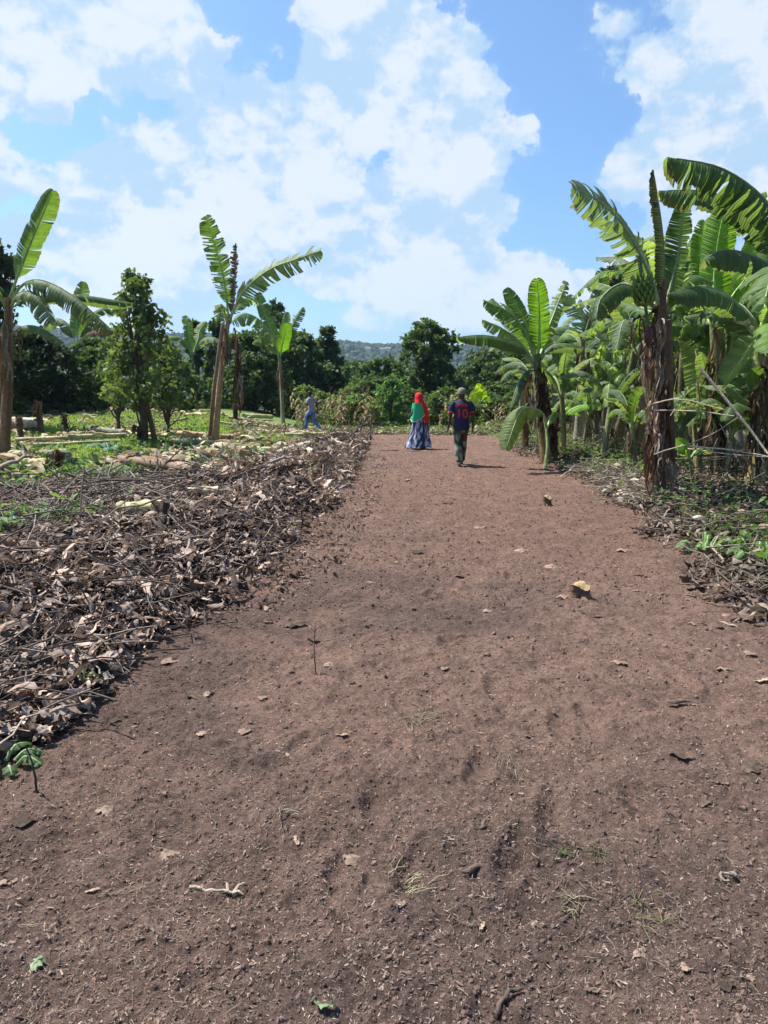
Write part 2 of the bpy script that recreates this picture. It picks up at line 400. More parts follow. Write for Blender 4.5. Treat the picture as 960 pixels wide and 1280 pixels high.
# the bare dirt path as its own fine sheet
def path_detail(x, y):
    near = 1 - .35 * sm(6, 16, y)
    d = .034 * fbm(x * 1.6, y * 1.6, 3, 121) + .030 * fbm(x * 6, y * 6, 3, 123) * near
    cl = vn(x * 22, y * 22, 125) + .6 * vn(x * 47, y * 47, 127)
    d = d + near * (.014 * np.maximum(cl, -.1) + .022 * np.abs(fbm(x * 9, y * 9, 3, 129)) + .012 * np.abs(fbm(x * 24, y * 24, 2, 130)))
    for (fx, fy, a) in FOOT:
        u = (x - fx) * math.cos(a) + (y - fy) * math.sin(a); v = -(x - fx) * math.sin(a) + (y - fy) * math.cos(a)
        q = (u / .055) ** 2 + (v / .15) ** 2
        d = d - .028 * np.exp(-q * q) + .010 * np.exp(-(q - 1.8) ** 2)
    return d
FOOT = []
for (px, py) in ((700, 905), (600, 960), (505, 880), (690, 1010), (350, 830), (620, 860), (560, 800), (470, 1010), (640, 1080), (800, 1010), (380, 930), (540, 740), (640, 720), (850, 850), (520, 1090), (430, 1090), (740, 900)):
    d = ray(px, py); t = CAM_Z / -d[2]; FOOT.append((d[0] * t, d[1] * t, random.uniform(-.4, .4)))
yy = np.geomspace(1.25, Y_END + .8, 940); uu = np.linspace(0, 1, 560)
mixl = sm(2.6, 6.0, yy); xl = (-(yy * .57 + 1.1)) * (1 - mixl) + (XL(yy) - .6) * mixl
xr = np.minimum(XR(yy) + .55, yy * .57 + 1.1)
PX = xl[:, None] + (xr - xl)[:, None] * uu[None]; PY = np.broadcast_to(yy[:, None], PX.shape)
pm = soilmask(PX, PY)
def path_z(x, y):
    return hgt(x, y) + path_detail(x, y)
PZ = hgt(PX, PY) + path_detail(PX, PY) - .10 * (1 - sm(.02, .5, pm))
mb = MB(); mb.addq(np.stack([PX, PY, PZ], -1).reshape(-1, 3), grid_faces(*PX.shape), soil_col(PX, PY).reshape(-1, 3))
kind(mb.build('dirt_path', M_soil), 'structure', 'wide bare brown dirt path running into the distance')
def GP(px, py):
    d = ray(px, py); t = np.geomspace(1.2, 60, 5000)
    p = np.array([0, 0, CAM_Z])[None] + d[None] * t[:, None]
    b = np.nonzero(p[:, 2] < path_z(p[:, 0], p[:, 1]))[0]; q = p[b[0]]
    return np.array([q[0], q[1], float(path_z(q[0], q[1]))])

# hills at the far side of the valley
def hill_h(x, y):
    r = np.hypot(x, y); a = np.degrees(np.arctan2(x, y))
    top = np.interp(a, [-180, -40, -22, -15, -8, -2, 3, 12, 30, 60, 180], [60, 80, 88, 86, 80, 78, 77, 80, 85, 70, 60])
    s = sm(430, 1250, r) ** 1.15
    return -12 + s * (top + 12) * (1 + .22 * fbm(x * .0028, y * .0028, 3, 131)) + 4 * fbm(x * .012, y * .012, 3, 133) * sm(400, 700, r)
aa = np.linspace(-np.pi, np.pi, 361); rr = np.geomspace(330, 3000, 60)
A_, R_ = np.meshgrid(aa, rr); HX = np.sin(A_) * R_; HY = np.cos(A_) * R_
mb = MB(); mb.addq(np.stack([HX, HY, hill_h(HX, HY)], -1).reshape(-1, 3), grid_faces(*HX.shape)[:, ::-1],
                   np.array([.040, .062, .026]) * (1 + fbm(HX * .004, HY * .004, 3, 137)[..., None]).reshape(-1, 1))
kind(mb.build('hills', M_canopy), 'structure', 'low wooded hills along the horizon')

# ------------------------------------------------------------------ scatter of small pieces
def rotmats(yaw, tx, ty):
    cz, sz = np.cos(yaw), np.sin(yaw); cx, sx = np.cos(tx), np.sin(tx); cy, sy = np.cos(ty), np.sin(ty)
    n = len(yaw); o = np.zeros(n); i = np.ones(n)
    Rz = np.stack([cz, -sz, o, sz, cz, o, o, o, i], -1).reshape(n, 3, 3)
    Rx = np.stack([i, o, o, o, cx, -sx, o, sx, cx], -1).reshape(n, 3, 3)
    Ry = np.stack([cy, o, sy, o, i, o, -sy, o, cy], -1).reshape(n, 3, 3)
    return Rz @ Rx @ Ry
def scatter(mb, templates, pos, yaw, tx, ty, sc, cols, rng=RNG):
    n = len(pos); R = rotmats(yaw, tx, ty); pick = rng.integers(0, len(templates), n)
    sc = np.asarray(sc, float)
    if sc.ndim == 1: sc = np.repeat(sc[:, None], 3, 1)
    for k, (tv, tf) in enumerate(templates):
        ids = np.nonzero(pick == k)[0]
        if not len(ids): continue
        v = np.einsum('nij,nvj->nvi', R[ids], tv[None] * sc[ids][:, None]) + pos[ids][:, None]
        f = (tf[None] + (np.arange(len(ids)) * len(tv))[:, None, None]).reshape(-1, tf.shape[1])
        mb.addq(v.reshape(-1, 3), f, np.repeat(cols[ids], len(tv), 0))
def ribbon_t(rng, nl=5, w=.4, curl=1.0, tip=True, cross=.5):
    """a dry curled leaf of unit length"""
    t = np.linspace(0, 1, nl + 1); prof = np.sin(np.clip(t * .94 + .04, 0, 1) * np.pi) ** .6 if tip else np.ones(nl + 1)
    prof = prof * rng.uniform(.75, 1.25, nl + 1)
    a = curl * rng.uniform(-1, 1) * (t - .5) * 2.0 + rng.uniform(-.35, .35, nl + 1); cx = np.cumsum(np.cos(a)) / (nl + 1); cz = np.cumsum(np.sin(a)) / (nl + 1)
    side = np.cumsum(rng.uniform(-.12, .12, nl + 1))
    tw = np.cumsum(rng.uniform(-.3, .3, nl + 1)); v = []
    cr = cross * rng.uniform(.3, 1) * rng.choice([-1, 1])
    for i in range(nl + 1):
        for s in (-1, 0, 1):
            y = s * w * .5 * prof[i] * math.cos(tw[i]); z = s * w * .5 * prof[i] * math.sin(tw[i]) + abs(s) * cr * w * .5 * prof[i]
            v.append((cx[i] - .5, y + side[i], z + cz[i] + rng.uniform(-.02, .02)))
    v = np.array(v); v[:, 2] -= v[:, 2].min() * .6
    return v, grid_faces(nl + 1, 3)
trng = np.random.default_rng(11)
T_leaf = [ribbon_t(trng, 5, trng.uniform(.2, .5), trng.uniform(.6, 2.0), cross=trng.uniform(.4, 1.3)) for _ in range(18)]
T_strip = [ribbon_t(trng, 5, trng.uniform(.1, .22), trng.uniform(.4, 1.8), cross=.9) for _ in range(12)]
T_chip = [ribbon_t(trng, 1, trng.uniform(.35, .8), .3, cross=.2) for _ in range(6)]
def twig_t(rng, seg=5, r=.009):
    pts = np.stack([np.linspace(-.5, .5, seg + 1), np.cumsum(rng.uniform(-.09, .09, seg + 1)), np.cumsum(rng.uniform(-.05, .05, seg + 1))], -1)
    m = MB(); tube(m, pts, np.linspace(r, r * .5, seg + 1), 3, cap=False)
    return m.V[0], m.F[0].reshape(-1, 4)
T_twig = [twig_t(trng) for _ in range(10)]
def clod_t(rng):
    import bmesh
    b = bmesh.new(); bmesh.ops.create_icosphere(b, subdivisions=1, radius=.5)
    v = np.array([q.co[:] for q in b.verts]) * rng.uniform(.7, 1.25, (len(b.verts), 1)) * np.array([1, .85, .65]); f = np.array([[q.index for q in g.verts] for g in b.faces]); b.free()
    return v, f
T_clod = [clod_t(trng) for _ in range(8)]
def clump_t(rng, lv):
    import bmesh
    b = bmesh.new(); bmesh.ops.create_icosphere(b, subdivisions=lv, radius=.5)
    v = np.array([q.co[:] for q in b.verts]) * rng.uniform(.68, 1.3, (len(b.verts), 1)) * np.array([1, 1, .8]); f = np.array([[q.index for q in g.verts] for g in b.faces]); b.free()
    return v, f
T_canopy = [clump_t(trng, 1) for _ in range(8)]
T_canopy2 = [clump_t(trng, 2) for _ in range(6)]

def pick_y(n, a, b, p=1.0):
    u = RNG.random(n)
    if abs(p - 1) < 1e-6: return a * (b / a) ** u
    return (a ** (1 - p) + u * (b ** (1 - p) - a ** (1 - p))) ** (1 / (1 - p))
def shades(n, a, b, j=.25, p=1.0):
    t = RNG.random((n, 1)) ** p; c = np.asarray(a) * (1 - t) + np.asarray(b) * t
    return np.clip(c * (1 + j * (RNG.random((n, 1)) - .5) * 2), .005, .9)

# ------------------------------------------------------------------ banana plants
G_DARK = np.array([.044, .080, .026]); G_MID = np.array([.072, .130, .032]); G_PALE = np.array([.125, .180, .066]); G_YOUNG = np.array([.105, .215, .022]); G_GREY = np.array([.088, .130, .066])
C_DRY = np.array([.135, .085, .055]); C_DRYD = np.array([.06, .04, .032]); C_RUST = np.array([.20, .085, .045])

def leaf(parent, base, ctrl, width, col=G_MID, up=(0, 0, 1), droop=.5, tear=.5, dry=.15, seed=0, pet=.12, split=None, part='leaf', mat=None, dcol=None, nseg=None, label=None):
    rg = np.random.default_rng(seed + 1000)
    if dry == 0 and not nseg: dry = float(rg.choice([0, .02, .06]))
    pts = curve(np.asarray(ctrl, float) - base, 64); T, A, B = frames(pts, up)
    sl = np.concatenate([[0], np.cumsum(np.linalg.norm(np.diff(pts, axis=0), axis=1))]); L = sl[-1]; sp = sl / L
    def at(s):
        return [np.stack([np.interp(s, sp, q[:, i]) for i in range(3)], -1) for q in (pts, T, A, B)]
    n = nseg or int(np.clip(L * (1 - pet) / .054, 14, 52))
    tl = np.clip(.85 + 1.5 * vn(np.arange(n) * .4 + seed, np.zeros(n) + seed * .7, 3), .15, 1.6)
    e = np.cumsum(np.concatenate([[0], rg.uniform(.35, 1.8, n)])); e = pet + (1 - pet) * e / e[-1]
    mb = MB(); dc = C_DRY if dcol is None else dcol
    for side in (1, -1):
        dlt = 0; lf = 1.0; sw = .3
        for k in range(n):
            torn = rg.random() < tear * tl[k]
            if torn:
                dlt = rg.normal(0, .24) * tear; lf = 1 - rg.random() * .22 * tear; sw = .3 + rg.normal(0, .22) * tear
            miss = torn and rg.random() < .10 * tear
            s = np.array([e[k], (e[k] + e[k + 1]) / 2, e[k + 1]]); u = (s - pet) / (1 - pet)
            prof = np.clip(u / .14, 0, 1) ** .55 * np.sqrt(np.clip(1 - np.clip((u - .62) / .385, 0, 1) ** 2.3, 0, 1))
            w = width * .5 * prof * lf * (.45 if miss else 1)
            if split and abs(u[1] - split) < .03: w = w * .25
            C0, T0, A0, B0 = at(s); vs = np.array([0, .2, .45, .72, 1.0]); ds = (e[k + 1] - e[k]) * L
            gap = (rg.uniform(.05, .45) * ds if torn else -.04 * ds); w = w * rg.uniform(.94, 1.0)
            V = np.zeros((3, 5, 3)); Cc = np.zeros((3, 5, 3)); U = np.zeros((3, 5, 2))
            tint = rg.uniform(.86, 1.14)
            fr = rg.random((3, 5)) * .12
            for j, v in enumerate(vs):
                a = -droop * (.3 + .7 * v) + dlt * v
                r = v * w
                pos = C0 + (A0 * side * math.cos(a) + B0 * math.sin(a)) * r[:, None] + T0 * (sw * r)[:, None]
                pos[0] += T0[0] * gap * v ** 1.5 * .5; pos[2] -= T0[2] * gap * v ** 1.5 * .5
                pos[1] += B0[1] * ds * .22 * min(1, v * 2.2)
                V[:, j] = pos
                d = np.clip((v - 1.0) * 3.2 + dry * 3.0 + (u - .75) * 2.2 * (dry > .05) + fr[:, j] * 3 - .15, 0, 1) if dry > 0 else np.zeros(3)
                g = col * tint * (1.12 - .2 * v)
                Cc[:, j] = g[None] * (1 - d[:, None]) + dc * d[:, None]
                U[:, j, 0] = s * L; U[:, j, 1] = v
            f = grid_faces(3, 5)
            if side < 0: f = f[:, ::-1]
            mb.addq(V.reshape(-1, 3), f, np.clip(Cc.reshape(-1, 3), .01, 1), U.reshape(-1, 2))
    o = mb.build(part, mat or M_blade, parent)
    if label: o['label'] = label
    m2 = MB(); q = pts[::4]; s4 = sp[::4]
    tube(m2, q, (.005 + .030 * (1 - s4) ** 1.3) * min(1.2, width / .6 + .3), 5, np.clip(col * 1.7 * (1 - dry) + .12 * np.array([1, .9, .6]), 0, 1), flat=.8)
    m2.build('midrib', M_stem, o)
    return o

def hang(parent, base, start, length, width, out, seed, col=None, part='dry_leaf'):
    """a dead leaf hanging down along the stem"""
    rg = np.random.default_rng(seed + 5000); n = 10
    o2 = norm(np.array([out[0], out[1], 0])); t = np.linspace(0, 1, n)
    reach = rg.uniform(.02, .13)
    path = np.asarray(start) - base + o2[None] * (reach * np.sin(np.minimum(t * 2.2, 1.5)) + .07 * fbm(t * 4, t * 0 + seed, 2))[:, None] + np.array([0, 0, -1])[None] * (length * t ** 1.15 - .06 * np.sin(t * 5))[:, None]
    tan = np.cross(o2, (0, 0, 1)); mb = MB(); c0 = (C_DRY * rg.uniform(.35, 1.3) if col is None else np.asarray(col)) * np.array([1, rg.uniform(.92, 1.03), rg.uniform(.85, 1.1)])
    if col is None and rg.random() < .28: c0 = np.array([.27, .22, .175]) * rg.uniform(.7, 1.2)
    for st in range(4):
        tw = rg.uniform(-1.5, 1.5) + np.cumsum(rg.uniform(-.6, .6, n)); pr = np.sin(np.clip(t * .92 + .06, 0, 1) * np.pi) ** .45; V = []
        sh = tan * rg.normal(0, width * .35) + o2 * rg.uniform(-.02, .06); ln = rg.uniform(.45, 1.08); wd = width * rg.uniform(.16, .42)
        for i in range(n):
            q = np.array([np.interp(t[i] * ln, t, path[:, k]) for k in range(3)]) if ln < 1 else path[i] * 1.0
            q = q + sh * min(1, t[i] * 2.5) + tan * .05 * math.sin(i * 1.1 + st * 2 + seed) * t[i]; aa_ = tan * math.cos(tw[i]) + o2 * math.sin(tw[i])
            for s_ in (-1, 0, 1): V.append(q + aa_ * s_ * wd * .5 * pr[i] * rg.uniform(.5, 1.3) + o2 * (abs(s_) * wd * .3) + np.array([0, 0, rg.uniform(-.05, .05)]))
        mb.addq(np.array(V), grid_faces(n, 3), np.clip(c0 * rg.uniform(.7, 1.35) * rg.uniform(.75, 1.25, (len(V), 1)), .01, .8))
    return mb.build(part, M_dryblade, parent)

def stem(parent, base, pts, r0, r1, c0, c1, seed=0, part='pseudostem'):
    rg = np.random.default_rng(seed + 300); p = curve(np.asarray(pts, float) - base, 14)
    t = np.linspace(0, 1, 14)[:, None]; c = np.asarray(c0) * (1 - t) + np.asarray(c1) * t
    c = np.repeat(c, 11, 0); th = np.tile(np.arange(11), 14); tt = np.repeat(np.arange(14), 11)
    streak = fbm(th * 1.3 + seed, tt * .35 + seed, 3, 3)[:, None]
    c = np.clip(c * (1 + 1.0 * streak), .01, .6)
    mb = MB()
    T, A, B = frames(p, (0, 1, .1)); ang = np.linspace(0, 2 * np.pi, 11, endpoint=False)
    r = (r0 + (r1 - r0) * t ** .8) * (1 + .10 * np.sin(ang * 3 + seed)[None] + .12 * (rg.random((14, 11)) - .5)) * np.where(t < .08, 1.18, 1)
    v = p[:, None] + r[..., None] * (np.cos(ang)[None, :, None] * A[:, None] + np.sin(ang)[None, :, None] * B[:, None])
    i = np.arange(13)[:, None] * 11; j = np.arange(11)[None]; k = (j + 1) % 11
    f = np.stack([i + j, i + k, i + 11 + k, i + 11 + j], -1).reshape(-1, 4)
    mb.addq(v.reshape(-1, 3), f, c); mb.add(v[-1], [list(range(11))], c[-1])
    return mb.build(part, M_stem, parent)

C_BRN = np.array([.19, .11, .055]); C_ORG = np.array([.38, .21, .085]); C_YEL = np.array([.32, .25, .09]); C_GRN = np.array([.13, .16, .06]); C_GRYB = np.array([.22, .175, .125])
BAN = 'banana plants around the clearing'
def plant(label, bpx, stems, leaves, hangs=(), base=None, name='banana_plant', cat='banana plant', group=BAN):
    """bpx: foot of the plant in the photograph; stems: ((foot), (top), r0, r1, colours, Y offset); leaves along rays at the plant's own distance"""
    b = G(*bpx) if base is None else np.asarray(base, float); b = b - np.array([0, 0, .06]); Y0 = b[1]
    root = empty(name, b, label, cat, group)
    for i, (fp, tp, r0, r1, c0, c1, dy, bow) in enumerate(stems):
        f0 = P(fp[0], fp[1], Y0 + dy); f0[2] = float(hgt(f0[0], f0[1])) - .08; t0 = P(tp[0], tp[1], Y0 + dy * .3)
        mid = (f0 + t0) / 2 + np.array([bow, 0, 0])
        stem(root, b, [f0, mid, t0], r0 * .82, r1 * .9, c0, c1, seed=int(bpx[0]) + i * 7)
    for i, (pp, wpx, kw) in enumerate(leaves):
        c = [P(q[0], q[1], Y0 + q[2]) for q in pp]
        leaf(root, b, c, wpx * Y0 / F, seed=int(bpx[0] * 3 + bpx[1]) + i * 13, **kw)
    for i, (hx, hy, lpx, wpx, dy) in enumerate(hangs):
        s = P(hx, hy, Y0 + dy); hang(root, b, s, lpx * Y0 / F, wpx * Y0 / F, (random.uniform(-1, 1), -.7 if dy <= 0 else .7), int(bpx[0]) + i * 31)
    return root

FACE = (0.1, -1, .15)
# tall double-stemmed plant standing in the cleared field
plant('tall banana plant with two leaning stems, one leaf upright and one arching', (269, 555),
      [((268, 555), (286, 392), .135, .075, C_ORG, C_GRYB, 0, -.05), ((262, 541), (279, 405), .11, .07, C_BRN, C_GRYB, .6, -.05)],
      [([(286, 400, 0), (280, 350, -.1), (268, 305, -.2), (257, 270, -.3)], 30, dict(col=G_MID, up=(.25, -1, .1), droop=.35, tear=.75, dry=.03, pet=.16)),
       ([(287, 400, 0), (303, 366, -.2), (335, 338, -.5), (370, 324, -.7), (401, 313, -.9)], 38, dict(col=G_PALE, up=(-.25, -1, .55), droop=.55, tear=.6, dry=.03, pet=.14, split=.78)),
       ([(284, 405, 0), (279, 385, -.3), (275, 380, -.5), (277, 392, -.6), (279, 402, -.7)], 22, dict(col=G_PALE, droop=.8, tear=.9, dry=.05)),
       ([(287, 402, .1), (297, 380, .5), (312, 372, 1.2), (325, 380, 1.8)], 26, dict(col=G_MID, droop=.8, tear=.6, dry=.1)),
       ([(288, 405, 0), (292, 375, 0), (294, 340, 0), (295, 304, 0)], 17, dict(col=C_DRYD * 1.5, up=(.6, -1, 0), droop=1.0, tear=1, dry=.5, mat=M_dryblade, part='dry_leaf'))],
      [(280, 410, 50, 9, -.1), (296, 425, 90, 11, .1), (297, 445, 60, 10, .1), (275, 425, 40, 8, -.05), (294, 410, 40, 9, .1), (298, 465, 40, 9, .1)])
# plant cut by the picture's edge
plant('banana plant at the field edge with one rolled leaf pointing up and browned arching leaves', (4, 572),
      [((4, 572), (11, 372), .17, .10, C_BRN * .8, C_BRN, 0, .05)],
      [([(12, 375, 0), (22, 345, 0), (42, 295, -.1), (67, 238, -.3)], 31, dict(col=G_MID, up=(.5, -1, .25), droop=.55, tear=.25, dry=0, pet=.2)),
       ([(13, 380, 0), (27, 357, -.2), (52, 350, -.7), (92, 370, -1.1), (142, 414, -1.3)], 44, dict(col=G_DARK * 1.2, up=(0, -.15, 1), droop=1.05, tear=.55, dry=.21, dcol=C_RUST, pet=.2)),
       ([(13, 385, 0), (25, 366, -.3), (45, 368, -.7), (66, 402, -.9)], 40, dict(col=G_GREY, up=(0, -.3, 1), droop=.9, tear=.5, dry=.2, dcol=C_RUST, pet=.15)),
       ([(14, 385, 0), (35, 373, .8), (90, 368, 1.6), (168, 379, 2.6)], 30, dict(col=G_DARK, up=(0, .2, 1), droop=.95, tear=.2, dry=.0, pet=.2)),
       ([(11, 420, 0), (30, 408, -.3), (52, 410, -.6), (80, 428, -.9)], 22, dict(col=G_GREY, droop=1.1, tear=.7, dry=.05)),
       ([(8, 385, 0), (-15, 345, 0), (-50, 330, -.4), (-90, 350, -.6)], 40, dict(col=G_MID, droop=.8, tear=.4, dry=.1)),
       ([(8, 385, 0), (-10, 355, -.8), (-20, 355, -1.9), (-24, 385, -2.8)], 40, dict(col=G_MID, droop=.8, tear=.5, dry=.1))],
      [(6, 400, 70, 14, -.2), (12, 410, 60, 12, -.2), (2, 420, 80, 14, -.2), (28, 408, 45, 9, -.3)])
plant('small banana plant on two crossing yellow stems with a drooping dry leaf', (95, 512),
      [((82, 510), (99, 425), .13, .07, C_YEL * .8, C_GRN, 0, .0), ((108, 518), (94, 432), .15, .07, C_ORG, C_GRN, -.4, 0)],
      [([(98, 430, 0), (108, 418, -.2), (125, 414, -.4), (143, 424, -.6)], 18, dict(col=C_DRY, droop=1.1, tear=.8, dry=.3, mat=M_dryblade, part='dry_leaf')),
       ([(97, 430, 0), (96, 405, 0), (99, 380, .2), (104, 352, .3)], 22, dict(col=G_MID, up=FACE, droop=.4, tear=.3, dry=0)),
       ([(96, 432, 0), (85, 405, .4), (68, 398, .8), (50, 412, 1.2)], 24, dict(col=G_DARK, droop=.9, tear=.5, dry=.05)),
       ([(97, 432, 0), (108, 400, .6), (128, 385, 1.2), (150, 392, 1.8)], 24, dict(col=G_DARK, droop=.9, tear=.5, dry=.05))],
      [(95, 440, 35, 8, -.1), (100, 445, 30, 8, 0)])
plant('slender banana plant with a pale ragged leaf behind the walker in jeans', (353, 531),
      [((354, 531), (349, 440), .12, .075, C_GRYB * 1.3, C_GRN * 1.2, 0, .02)],
      [([(349, 445, 0), (340, 415, .2), (330, 390, .4), (322, 366, .6)], 20, dict(col=G_MID, up=FACE, droop=.5, tear=.4, dry=.02)),
       ([(349, 445, 0), (340, 420, -.5), (325, 400, -1), (306, 392, -1.4), (290, 402, -1.7)], 34, dict(col=G_GREY * 1.3, up=(.2, -.6, 1), droop=.7, tear=.6, dry=.03)),
       ([(349, 448, 0), (338, 430, -.4), (326, 424, -.8), (316, 428, -1.1)], 22, dict(col=G_GREY * 1.1, up=(0, -.4, 1), droop=.9, tear=.6, dry=.05)),
       ([(350, 445, 0), (360, 420, .1), (368, 402, .2), (379, 384, .3)], 18, dict(col=G_MID, up=(-.3, -1, .2), droop=.6, tear=.7, dry=.03)),
       ([(350, 445, 0), (355, 420, .3), (357, 405, .4), (359, 390, .5)], 14, dict(col=G_MID, up=FACE, droop=.5, tear=.4, dry=.0)),
       ([(350, 446, 0), (353, 430, -.3), (356, 418, -.4), (358, 404, -.5)], 17, dict(col=G_YOUNG, up=FACE, droop=.2, tear=.1, dry=0))],
      [(350, 455, 35, 8, -.1), (352, 470, 30, 7, -.1)])
plant('low banana plant with thin arching leaves in front of the dark trees', (246, 512),
      [((246, 512), (240, 440), .10, .06, C_BRN, C_GRN, 0, 0)],
      [([(240, 445, 0), (230, 425, 0), (212, 420, -.3), (195, 430, -.4)], 18, dict(col=G_MID, droop=.9, tear=.5, dry=.05)),
       ([(240, 445, 0), (252, 425, 0), (268, 422, -.3), (282, 432, -.4)], 18, dict(col=G_GREY, droop=.9, tear=.5, dry=.05)),
       ([(240, 445, 0), (236, 420, .2), (234, 405, .3), (230, 395, .3)], 14, dict(col=G_MID, up=FACE, droop=.4, tear=.4, dry=0)),
       ([(240, 445, 0), (247, 425, .4), (250, 412, .8), (258, 402, 1.2)], 16, dict(col=G_PALE, up=FACE, droop=.5, tear=.4, dry=0))],
      [(240, 455, 40, 8, -.1)])

# right of the path: the fan-leaved plant beside the track
plant('fan-shaped banana plant with many bright leaves beside the far end of the path', (686, 580),
      [((686, 578), (671, 442), .17, .10, C_BRN * .9, C_GRN, 0, -.05), ((694, 560), (678, 470), .15, .09, C_BRN * .7, C_GRYB, .8, 0)],
      [([(672, 448, 0), (674, 420, 0), (674, 385, -.1), (671, 348, -.2)], 27, dict(col=G_YOUNG, up=(.05, -1, .1), droop=.18, tear=.12, dry=0, pet=.1)),
       ([(670, 448, 0), (663, 418, .2), (650, 390, .3), (633, 360, .4)], 24, dict(col=G_MID, up=(.15, -1, .2), droop=.3, tear=.3, dry=.0, pet=.12)),
       ([(668, 450, 0), (657, 418, -.1), (638, 392, -.3), (605, 376, -.5)], 33, dict(col=G_MID * 1.1, up=(.3, -.8, .7), droop=.6, tear=.5, dry=.0, pet=.12)),
       ([(667, 450, 0), (655, 420, .5), (635, 397, .9), (615, 373, 1.3)], 26, dict(col=G_MID, up=(.3, -.7, .7), droop=.5, tear=.4, dry=.0, pet=.12)),
       ([(667, 452, 0), (650, 428, -.2), (630, 412, -.4), (603, 400, -.6)], 27, dict(col=G_PALE, up=(.3, -.7, .7), droop=.7, tear=.6, dry=.0, pet=.12)),
       ([(667, 458, 0), (655, 438, -.4), (636, 426, -.8), (605, 419, -1.2), (572, 421, -1.5)], 31, dict(col=G_DARK * 1.3, up=(0, -.2, 1), droop=1.0, tear=.15, dry=.0, pet=.18)),
       ([(668, 462, 0), (655, 466, -.5), (645, 486, -.8), (637, 512, -1.0)], 20, dict(col=G_DARK, up=(-1, .2, .4), droop=1.2, tear=.4, dry=.05, pet=.2)),
       ([(676, 450, 0), (688, 434, .1), (706, 430, .2), (730, 434, .3)], 26, dict(col=G_DARK, up=(0, .3, 1), droop=.8, tear=.2, dry=.0, pet=.12)),
       ([(674, 450, 0), (682, 420, .5), (695, 385, 1), (708, 352, 1.4)], 24, dict(col=G_PALE, up=(-.2, -1, .2), droop=.6, tear=.8, dry=.0, pet=.12)),
       ([(665, 470, 0), (652, 455, .3), (635, 455, .8), (618, 466, 1.1)], 20, dict(col=G_DARK, droop=1.0, tear=.5, dry=.1))],
      [(672, 460, 70, 13, -.2), (666, 468, 60, 12, -.2), (680, 465, 80, 14, -.2), (676, 480, 60, 14, -.25), (670, 490, 60, 12, -.2), (684, 500, 55, 14, -.2)])
plant('young banana sucker with one leaf bent down to the path edge', (680, 583),
      [((681, 584), (683, 532), .055, .04, C_GRN * 1.4, C_GRN * 1.7, -.25, .05)],
      [([(683, 535, -.2), (679, 518, -.3), (668, 511, -.4), (651, 514, -.5), (632, 562, -.7)], 34, dict(col=G_PALE, up=(.3, -.5, .8), droop=.8, tear=.2, dry=0, pet=.15)),
       ([(684, 535, -.2), (688, 522, 0), (694, 515, .2), (701, 520, .3)], 16, dict(col=G_PALE, droop=.6, tear=.2, dry=0))], group='young banana suckers')
plant('banana plant with slatted leaves behind the fan-shaped one', (722, 552),
      [((722, 552), (728, 425), .15, .10, C_GRYB, C_GRN, 0, 0), ((735, 545), (735, 440), .13, .08, C_BRN, C_GRN, .5, 0)],
      [([(728, 430, 0), (722, 415, -.4), (708, 408, -.7), (686, 413, -1)], 15, dict(col=G_GREY * 1.3, up=(0, -.3, 1), droop=.5, tear=.1, dry=0)),
       ([(728, 430, 0), (730, 400, .2), (722, 385, .3), (708, 370, .4)], 34, dict(col=G_PALE, up=(.4, -1, .3), droop=.4, tear=.75, dry=0)),
       ([(728, 430, 0), (738, 395, -.2), (748, 365, -.4), (754, 335, -.6)], 24, dict(col=G_DARK, up=(-.3, -1, .2), droop=.6, tear=.5, dry=.12)),
       ([(728, 432, 0), (742, 405, -.3), (752, 400, -.8), (760, 425, -1.2)], 28, dict(col=G_DARK, droop=1.0, tear=.4, dry=.2)),
       ([(728, 432, 0), (712, 418, .4), (698, 425, .8), (690, 450, 1)], 28, dict(col=G_MID, droop=1.0, tear=.4, dry=.0)),
       ([(728, 435, 0), (735, 410, .8), (752, 385, 1.4), (775, 372, 1.8)], 30, dict(col=G_MID, droop=.7, tear=.5, dry=.0))],
      [(726, 440, 60, 12, -.2), (730, 450, 70, 12, -.2), (733, 460, 60, 12, -.2)])
